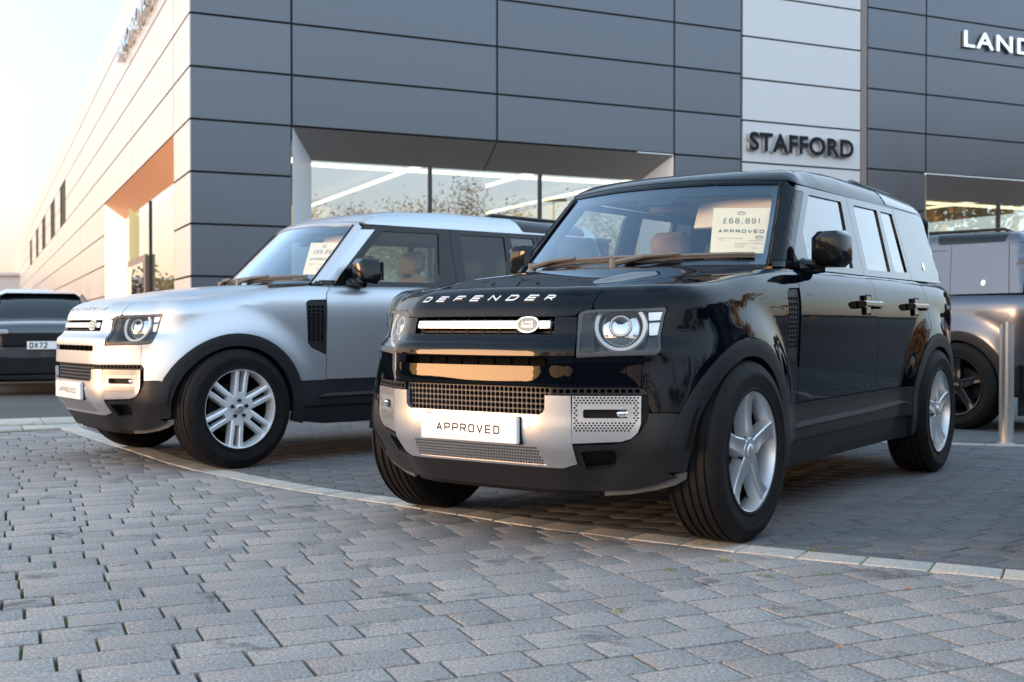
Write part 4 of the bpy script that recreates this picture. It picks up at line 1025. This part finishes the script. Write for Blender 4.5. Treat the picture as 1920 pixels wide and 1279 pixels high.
# interior seen through the glass
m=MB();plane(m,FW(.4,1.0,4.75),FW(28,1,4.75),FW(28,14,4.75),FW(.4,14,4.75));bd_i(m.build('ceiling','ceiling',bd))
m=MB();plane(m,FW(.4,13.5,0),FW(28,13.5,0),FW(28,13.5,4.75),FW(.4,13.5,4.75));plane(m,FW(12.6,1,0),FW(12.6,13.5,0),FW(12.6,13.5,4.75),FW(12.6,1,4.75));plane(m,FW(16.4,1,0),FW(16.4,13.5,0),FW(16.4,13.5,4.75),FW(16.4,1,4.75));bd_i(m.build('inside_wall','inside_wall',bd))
for t0,d0,t1,d1 in ((2.5,1.6,2.5,12.5),(5.3,1.8,5.3,12.5),(8.1,1.6,8.1,12.5),(10.9,1.6,10.9,12.5),(19.2,1.6,19.2,12),(22.4,1.6,22.4,12)):
    m=MB();qbox(m,FW,t0-.05,t0+.05,d0,d1,4.50,4.56);bd_i(m.build('strip_light','strip_light',bd))
# left wall
lv2=lev
bays=[(0,2.02,-1)]+[(2.02+i*7.3,2.02+(i+1)*7.3,4.8) for i in range(2)]+[(16.62+i*9.7,16.62+(i+1)*9.7,-1) for i in range(13)]
mb=MB()
wins=[(35.4,39.5),(44.1,48.3),(54.2,58.6),(64,68),(75.3,79.7)]
for t0,t1,zmin in bays:
    for z0,z1 in zip(lev[:-1],lev[1:]):
        if z0<zmin-.01: continue
        if 5.8<z0<7.8 and z1<7.9:
            cuts=[w_ for w_ in wins if w_[0]<t1 and w_[1]>t0];a=t0
            for c0,c1 in cuts:
                if c0>a+.1: cassette(mb,LW,a,min(c0,t1),z0,z1)
                a=max(a,c1)
            if a<t1-.1: cassette(mb,LW,a,t1,z0,z1)
        else: cassette(mb,LW,t0,t1,z0,z1)
mb.f=[q[::-1] for q in mb.f];bd_i(mb.build('side_wall','panel_light',bd))
for c0,c1 in wins:
    m=MB();plane(m,LW(c0,.12,5.86),LW(c1,.12,5.86),LW(c1,.12,7.86),LW(c0,.12,7.86));
    for a,b in ((c0,c0),(c1,c1)): plane(m,LW(a,0,5.86),LW(a,.12,5.86),LW(a,.12,7.86),LW(a,0,7.86))
    bd_i(m.build('side_window','window_dark',bd))
w3=recess(LW,2.02,16.6,5.4,15.9,.55,4.868,4.33,(9.9,),('soffit_sunset_tint','reveal'))
m=MB();qbox(m,LW,10.0,14.1,.42,.5,-.05,2.9);dr=bd_i(m.build('entrance_door','strip_brown',bd));q=MB();qbox(q,LW,10.3,13.8,.40,.415,.1,2.7);q.build('door_glass','building_glass',dr)
m=MB();plane(m,LW(1,6.5,0),LW(18,6.5,0),LW(18,6.5,4.7),LW(1,6.5,4.7));bd_i(m.build('inside_wall','reveal',bd))
# signs (letters fixed to the walls)
def sign(name,txt,W,t0,z0,h,width,depth,mats,label,rev=False,bold=0,space=1.0):
    cu=bpy.data.curves.new('lettering','FONT');cu.body=txt;cu.size=1;cu.offset=bold;cu.extrude=.5;cu.space_character=space
    ob=bpy.data.objects.new('lettering',cu);COL.objects.link(ob);dg=bpy.context.evaluated_depsgraph_get();me=bpy.data.meshes.new_from_object(ob.evaluated_get(dg))
    bpy.data.objects.remove(ob)
    V=np.array([v.co[:] for v in me.vertices]);mn,mx=V.min(0),V.max(0);sx=width/(mx[0]-mn[0]);sy=h/(mx[1]-mn[1])
    sg=-1 if rev else 1
    VV=[tuple(W(t0+sg*(v[0]-mn[0])*sx,-.03-depth*(v[2]+.5),z0+(v[1]-mn[1])*sy)) for v in V];FF=[tuple(p.vertices) for p in me.polygons]
    bpy.data.meshes.remove(me)
    o=empty(name) if ' ' in txt else None;nrm=np.array(W(0,-1,0))-np.array(W(0,0,0))
    cutx=.465*(mx[0]-mn[0])+mn[0];groups=[FF] if o is None else [[q for q in FF if (V[q[0]][0]<cutx)==b_] for b_ in (True,False)]
    for gset in groups:
        us_=sorted({i_ for q in gset for i_ in q});mp={a:b_ for b_,a in enumerate(us_)}
        p_=mesh_obj('word' if o else name,[VV[i_] for i_ in us_],[tuple(mp[i_] for i_ in q) for q in gset],list(mats),o)
        for p in p_.data.polygons: p.material_index=0 if abs(np.dot(p.normal,nrm))>.8 else 1
    o=o or p_
    return tag(o,label,'sign')
sign('letter_sign','STAFFORD',FW,12.74,5.07,.45,3.12,.075,('sign_face','sign_side'),'dark raised letters spelling STAFFORD on the white panel bay',bold=.034,space=1.06)
sign('letter_sign','LAND ROVER',FW,19.5,8.18,.43,5.9,.07,('chrome','chrome'),'chrome raised letters cut off by the right edge, high on the dark wall',bold=.012,space=1.15)
sign('letter_sign','LAND ROVER',LW,11.1,8.2,.46,6.8,.14,('chrome','chrome'),'chrome letters running along the pale side wall near its corner',rev=True,bold=.012,space=1.15)
# ------------------------------------------------------------------ bollard
m=pmat('steel',(.80,.81,.83),.34,1); n_,l_,b_=nodes(m); b_.inputs['Anisotropic'].default_value=.6
m=MB();N_=40;V=[]
for k in range(N_):
    q=2*math.pi*k/N_;V+=[(.056*math.cos(q),.056*math.sin(q),-.03),(.056*math.cos(q),.056*math.sin(q),.955+.045*math.sin(q)*-1.0*-1*-1)]
m.add(V,[(2*k,2*((k+1)%N_),2*((k+1)%N_)+1,2*k+1) for k in range(N_)]+[tuple(2*k+1 for k in range(N_))])
bo=m.build('bollard','steel',None,30);bo.location=(4.06,9.40,0);bo.rotation_euler=(0,0,R(-20));tag(bo,'brushed steel bollard with a slanted top at the right edge beside the grey vehicle','bollard')
bs=MB();bs.lathe([(.057,-.01),(.075,-.008),(.078,.004),(.057,.006)],32,axis='z');bs.build('base_ring','steel',bo,30)
# ------------------------------------------------------------------ vehicles
proto=build_defender(0)
proto.name='parked_car'
COMMON=proto
silver=dup(proto,'parked_car',{'paint_black':'paint_silver','side_glass':'side_glass_dark'})
greyc=dup(proto,'parked_car',{'paint_black':'paint_grey','paint_white_roof':'paint_grey','bright_silver':'plastic_dark','seat_leather':'seat_dark'})
for o in [o for o in greyc.children if o.name.split('.')[0] in('quarter_window','window_frame','rear_window','side_window','alpine_window','rear_corner_glass')]:
    for s_ in o.material_slots: s_.link='OBJECT'; s_.material=MATS['paint_grey']
for o in [c for c in proto.children_recursive]:
    if o.type=='MESH':
        for s_ in o.material_slots:
            if s_.material.name=='paint_white_roof': s_.link='OBJECT'; s_.material=MATS['paint_black']
add_wheels(proto,0);add_wheels(silver,1,R(5.5))
for w in add_wheels(greyc,0):
    for ch in w.children_recursive:
        for s_ in ch.material_slots:
            if s_.material.name=='alloy': s_.link='OBJECT'; s_.material=MATS['alloy_dark']
place(proto,.2873,5.6555,.6178);place(silver,-2.4381,8.4724,.8996)
def from_wheel(px,py,a,xw=-3.022,yw=.87):
    F_=np.array([-math.sin(a),-math.cos(a)]);L_=np.array([math.cos(a),-math.sin(a)]);return np.array([px,py])-F_*xw-L_*yw
ag=R(145.6);p=from_wheel(4.22,10.75,ag);place(greyc,p[0],p[1],ag)
for y,s in ((.80,1),(-.80,-1)):
    m=MB();m.box(-3.64,-3.625,y-.13,y+.13,.16,.62,bev=.005);m.build('mud_flap','plastic_black',greyc,30)
G_='boxy off-road vehicles parked outside the showroom'
tag(proto,'glossy black boxy off-roader with five-spoke wheels and a price sheet behind its windscreen','car',G_)
tag(silver,'silver boxy off-roader with black roof panel and twin-spoke wheels, parked behind the black one','car',G_)
tag(greyc,'satin grey boxy off-roader with panelled-in side windows at the right edge behind the bollard','car',G_)
# price sheets behind the windscreens
def price_sheet(car,cx,cy,a,label,txt1=True):
    # the sheet leans against the inside of the screen
    A_,B_,C_=np.array([-.795,.372,1.356]),np.array([-.889,.659,1.346]),np.array([-.871,.338,1.600])
    o=empty('price_sheet')
    ux=(B_-A_);w_=np.linalg.norm(ux);ux/=w_;uy=(C_-A_);uy-=ux*(uy@ux);h_=np.linalg.norm(uy);uy/=h_;un_=np.cross(ux,uy)
    mp=lambda a,b,c:tuple(A_+ux*a+uy*b+un_*c)
    m=MB();m.add([mp(0,0,0),mp(w_,0,0),mp(w_,h_,0),mp(0,h_,0)],[(0,1,2,3)]);m.add([mp(0,0,-.002),mp(w_,0,-.002),mp(w_,h_,-.002),mp(0,h_,-.002)],[(3,2,1,0)]);sh=m.build('sheet','paper',o)
    k=w_/.36;v=h_/.34
    T=MB();text(T,'£68,891',.040*v,.026*k,.0125*k,.0042,lambda a,b,c:mp(.066*k+a,.222*v+b,.0012+c),.0004,narrow={',':.5,'1':.6});T.build('price_lettering','ink_grey',o)
    T=MB();text(T,'APPROVED',.026*v,.0275*k,.0095*k,.0042,lambda a,b,c:mp(.040*k+a,.150*v+b,.0012+c),.0004);T.build('sheet_lettering','ink_grey',o)
    T=MB()
    for a0,a1,b in ((.045,.20,.108),(.045,.085,.094),(.235,.325,.090),(.15,.24,.070),(.25,.33,.070),(.15,.22,.056),(.15,.21,.042),(.25,.29,.036)):
        T.add([mp(a0*k,b*v,.0012),mp(a1*k,b*v,.0012),mp(a1*k,(b+.004)*v,.0012),mp(a0*k,(b+.004)*v,.0012)],[(0,1,2,3)])
    T.build('sheet_line','ink_faint',o)
    for (ca,cb,r) in ((.178,.300,.026),(.300,.117,.026)):
        T=MB();n=24;V=[];
        for i in range(n):
            q=2*math.pi*i/n;V+=[mp(ca*k+r*math.cos(q)*k,cb*v+r*.55*math.sin(q)*v,.0014),mp(ca*k+r*.84*math.cos(q)*k,cb*v+r*.40*math.sin(q)*v,.0014)]
        T.add(V,[(2*i,2*((i+1)%n),2*((i+1)%n)+1,2*i+1) for i in range(n)])
        T.add([mp(ca*k-.016*k,cb*v+dy*v,.0015) if j==0 else mp(ca*k+.016*k,cb*v+dy*v,.0015) for dy in (.001,.0045) for j in (0,1)],[(0,1,3,2)]);T.build('sheet_emblem','ink_grey',o)
    o.parent=None
    o.location=car.location;o.rotation_euler=car.rotation_euler
    tag(o,label,'sign','price sheets behind the windscreens')
    return o
price_sheet(proto,0,0,0,'cream price sheet reading £68,891 APPROVED inside the black vehicle')
price_sheet(silver,0,0,0,'cream price sheet half hidden by the pillar inside the silver vehicle')
# ------------------------------------------------------------------ dark SUV on the left
def build_suv():
    root=empty('dark_suv')
    st=[ # x, half width, bottom, belt, top half width, top z
     (2.30,.62,.26,.86),(2.24,.84,.22,.98),(2.08,.95,.22,1.045),(1.6,.975,.22,1.08),(.95,.975,.24,1.11),(0,.97,.26,1.12),(-1.2,.975,.26,1.12),(-2.0,.96,.3,1.09),(-2.4,.86,.4,1.05),(-2.47,.7,.5,.95)]
    V=[];n=0
    for x,w,b,t in st:
        ring=[(0,b),(w*.86,b),(w*.97,b+.10),(w,b+(t-b)*.35),(w*1.0,b+(t-b)*.62),(w*.975,t-.07),(w*.90,t-.012),(w*.55,t+.012),(0,t+.02)]
        ring=ring+[(-y,z) for y,z in ring[-2:0:-1]];n=len(ring);V+=[(x,y,z) for y,z in ring]
    m=MB();Fc=[(i*n+j,i*n+(j+1)%n,(i+1)*n+(j+1)%n,(i+1)*n+j) for i in range(len(st)-1) for j in range(n)]+[tuple(range(n))[::-1],tuple((len(st)-1)*n+j for j in range(n))]
    m.add(V,Fc);b=m.build('body','paint_suv',root,50);md=b.modifiers.new('s','SUBSURF');md.levels=2;md.render_levels=2
    cs=[(.98,.80,1.08,.80,1.10),(.30,.78,1.08,.62,1.50),(-.2,.76,1.06,.60,1.575),(-1.3,.76,1.08,.58,1.575),(-2.1,.74,1.08,.55,1.50),(-2.38,.72,1.06,.70,1.09)]
    V=[];
    for x,w0,z0,w1,z1 in cs: V+=[(x,w0,z0),(x,w0*.5+w1*.5,z0*.45+z1*.55),(x,w1,z1-.03),(x,w1*.7,z1),(x,-w1*.7,z1),(x,-w1,z1-.03),(x,-(w0*.5+w1*.5),z0*.45+z1*.55),(x,-w0,z0)]
    m=MB();m.add(V,[(i*8+j,i*8+j+1,(i+1)*8+j+1,(i+1)*8+j) for i in range(5) for j in range(7)]);g=m.build('glasshouse','gloss_black',root,40)
    md=g.modifiers.new('s','SUBSURF');md.levels=2;md.render_levels=2
    m=MB();m.add([(x,w1*y,z1+.010+(.0 if abs(y)<.9 else -.05)) for x,w0,z0,w1,z1 in cs[1:5] for y in (-1.0,-.8,0,.8,1.0)],[(i*5+j,i*5+j+1,(i+1)*5+j+1,(i+1)*5+j) for i in range(3) for j in range(4)]);m.build('roof','paint_suv',root,50)
    m=MB()
    for sy in (1,-1): m.tube([(1.0,sy*.80,1.09),(.62,sy*.715,1.30),(.36,sy*.605,1.475)],.028,8)
    m.build('windscreen_pillar','paint_suv',root,40)
    m=MB();m.box(2.22,2.325,-.60,.60,.70,.90,bev=.02);m.build('grille','plastic_black',root,30)
    m=MB();m.box(2.10,2.312,-.78,.78,.30,.56,bev=.03);m.build('lower_grille','plastic_black',root,30)
    for s in (1,-1):
        m=MB();m.box(2.02,2.315,min(s*.50,s*.90),max(s*.50,s*.90),.865,.945,bev=.02);h=m.build('headlight','lamp_clear',root,30)
        m=MB();m.box(2.10,2.318,min(s*.72,s*.88),max(s*.72,s*.88),.48,.62,bev=.02);m.build('fog_light','amber',root,30)
        m=MB();m.box(.62,.80,min(s*1.0,s*1.16),max(s*1.0,s*1.16),1.02,1.16,bev=.03);m.build('door_mirror','gloss_black',root,30)
    m=MB();m.box(2.32,2.338,-.26,.26,.665,.777,bev=.003);p=m.build('number_plate','plate_white',root)
    # the car's right is the viewer's left
    T=MB();text(T,'DX72',.079,.050,.011,.014,lambda a,b_,c:(2.3385+c,-.225+a,.682+b_),.001);T.build('plate_lettering','ink',p)
    for x in (1.42,-1.46):
        for s in (1,-1):
            m=MB();m.lathe([(.2,-.11),(.36,-.12),(.375,-.1),(.375,.1),(.36,.115),(.25,.12),(.24,.10)],36);w=m.build('wheel','rubber',root,40);w.location=(x,s*.84,.375)
            if s<0:w.rotation_euler=(0,0,math.pi)
            r=MB();r.lathe([(0,.09),(.06,.095),(.235,.085),(.245,.11)],36);r.build('rim','alloy_dark',w,40)
    m=MB();m.box(-2.3,2.1,-.75,.75,.2,.5);m.build('underbody','underbody',root)
    return root
suv=build_suv();av=-.43
Fv=np.array([-math.sin(av),-math.cos(av)]);pv=np.array([-6.60,16.25])-Fv*2.3
place(suv,pv[0],pv[1],av);suv.location.z=-.03
tag(suv,'dark grey low-roofed SUV facing the camera at the far left behind the silver vehicle','car')
# ------------------------------------------------------------------ trees, hills and lamp posts round the yard
m=pmat('leaf_autumn',(.14,.075,.022),.8); x=noise(m,.8,3); n_,l_,b_=nodes(m); r_=ramp(m,x.outputs['Fac'],[(.3,(.055,.045,.018)),(.5,(.15,.085,.025)),(.7,(.25,.12,.03))]); l_.new(r_.outputs[0],b_.inputs['Base Color'])
m=pmat('leaf_golden',(.4,.22,.05),.8); x=noise(m,.9,3); n_,l_,b_=nodes(m); r_=ramp(m,x.outputs['Fac'],[(.3,(.20,.13,.035)),(.5,(.42,.25,.06)),(.7,(.58,.36,.10))]); l_.new(r_.outputs[0],b_.inputs['Base Color'])
pmat('bark',(.06,.05,.04),.9); pmat('hill',(.030,.034,.022),.95); pmat('galv',(.35,.36,.37),.4,.7); pmat('shed_pale',(.42,.43,.45),.7)
def tree(x,y,h,r,seed,n=900,label='',grp=None,leaf=.16,mat='leaf_autumn',lo=.28):
    rd=random.Random(seed);o=empty('tree',(x,y,-.03));tag(o,label,'tree',grp)
    m=MB();m.tube([(0,0,0),(.05,.03,h*.3),(.0,.08,h*.6),(.1,0,h*.85)],[.16,.12,.08,.03],8)
    tips=[]
    for k in range(16):
        a=rd.random()*6.28;z=h*rd.uniform(lo,.8);e=Vector((math.cos(a)*r*rd.uniform(.5,1),math.sin(a)*r*rd.uniform(.5,1),z+h*rd.uniform(.08,.25)));m.tube([(0,.03,z),tuple(e*.5+Vector((0,0,z*.5+.1))),tuple(e)],[.05,.03,.012],5,False);tips.append(e)
    m.build('trunk','bark',o,50)
    c=MB()
    for k in range(n):
        t=rd.choice(tips);p=t+Vector((rd.gauss(0,r*.24),rd.gauss(0,r*.24),rd.gauss(0,h*.07)));a=Vector((rd.gauss(0,1),rd.gauss(0,1),rd.gauss(0,1))).normalized();b=a.orthogonal().normalized();s=leaf*rd.uniform(.5,1.2);cc=a.cross(b)
        c.add([tuple(p-b*s),tuple(p+cc*s*.6),tuple(p+b*s),tuple(p-cc*s*.6)],[(0,1,2,3)])
    c.build('crown',mat,o);return o
TG='autumn trees standing round the yard'
k=0
rd=random.Random(3)
# trees behind the viewer to the right: seen mirrored in the showroom glass
for i in range(9):
    t=i/8;x=16+26*t+rd.uniform(-1.5,1.5);y=-22+24*t+rd.uniform(-2,2);tree(x,y,rd.uniform(6.5,9.5),rd.uniform(2.2,3.2),10+i,4200,'bushy autumn tree behind the viewer, mirrored in the showroom glass',TG,.10)
for i,(x,y,h,r) in enumerate(((-27,5,5.5,2.6),(-24,-16.5,6.5,3),(-33,-21,7,3),(-28,-22,8,3),(-18,-28,7,3),(-6,-30,8,3),(5,-28,7,3))):
    tree(x,y,h,r,40+i,700,'autumn tree across the yard behind the viewer',TG,.2)
for i,(x,y,h,r) in enumerate(((-38.5,78,4.5,2.5),(-44,84,5.5,3),(-35.5,92,4.8,2.2))):
    tree(x,y,h,r,60+i,500,['low brown tree at the far left edge past the showroom','taller brown tree beyond the left edge of the yard','brown tree close to the far end of the pale side wall'][i],'far trees beyond the showroom',.25)
sh=MB();sh.box(-80,-42,120,135,0,6.2);sh.box(-80.3,-41.7,119.7,135.3,6.2,6.5);so_=sh.build('warehouse','shed_pale');tag(so_,'pale flat-roofed warehouse in the distance at the far left edge','building')
for i,(x,y,h,r) in enumerate(((33,17,9.5,3.6),(38,20,10,3.8),(35,24,10,3.5),(41,14,10.5,4))):
    tree(x,y,h,r,80+i,4000,'tall golden tree right of the yard, mirrored in the right-hand showroom window','golden trees right of the yard',.26,'leaf_golden',.03)
# hills
m=MB();N_=96;V=[]
for i in range(N_):
    a=2*math.pi*i/N_;x,y=math.cos(a),math.sin(a);az=math.atan2(y,x)
    base=5+2.2*math.sin(3*a+1)+1.5*math.sin(7*a)+1.0*math.sin(13*a+2)
    dsun=abs((a-(math.atan2(-.30,-.95))+math.pi)%(2*math.pi)-math.pi)
    base=base*(1-.75*math.exp(-(dsun/.10)**2)) if (y<.35) else 1.0
    V+=[(x*170,y*170,-1),(x*175,y*175,base),(x*230,y*230,base*1.15)]
m.add(V,[(3*i+j,3*((i+1)%N_)+j,3*((i+1)%N_)+j+1,3*i+j+1) for i in range(N_) for j in (0,1)]);struct(m.build('hills','hill',None,60))
def lamp_post(x,y,rz,label):
    o=empty('lamp_post',(x,y,-.03),rz);tag(o,label,'street lamp','lamp posts round the yard')
    m=MB();m.tube([(0,0,0),(0,0,1.2),(0,0,6.0)],[.08,.07,.045],10);m.build('pole','galv',o,40)
    m=MB();m.box(-.55,.55,-.14,.14,6.0,6.1,bev=.03);m.build('lamp_head','plastic_dark',o,30)
lamp_post(23.5,-6.0,.4,'tall double-headed lamp post mirrored in the showroom glass')
lamp_post(17,13,1.0,'lamp post at the right end of the yard')
# neighbours in the next bays, outside the frame but mirrored in the black doors
nb=dup(proto,'parked_car');place(nb,3.25,3.72,.6178);tag(nb,'black off-roader parked in the next bay, beyond the right of the view','car',G_)
nb2=dup(silver,'parked_car');place(nb2,10.6,8.2,R(-100));tag(nb2,'silver off-roader across the yard to the right, mirrored in the black doors','car',G_)
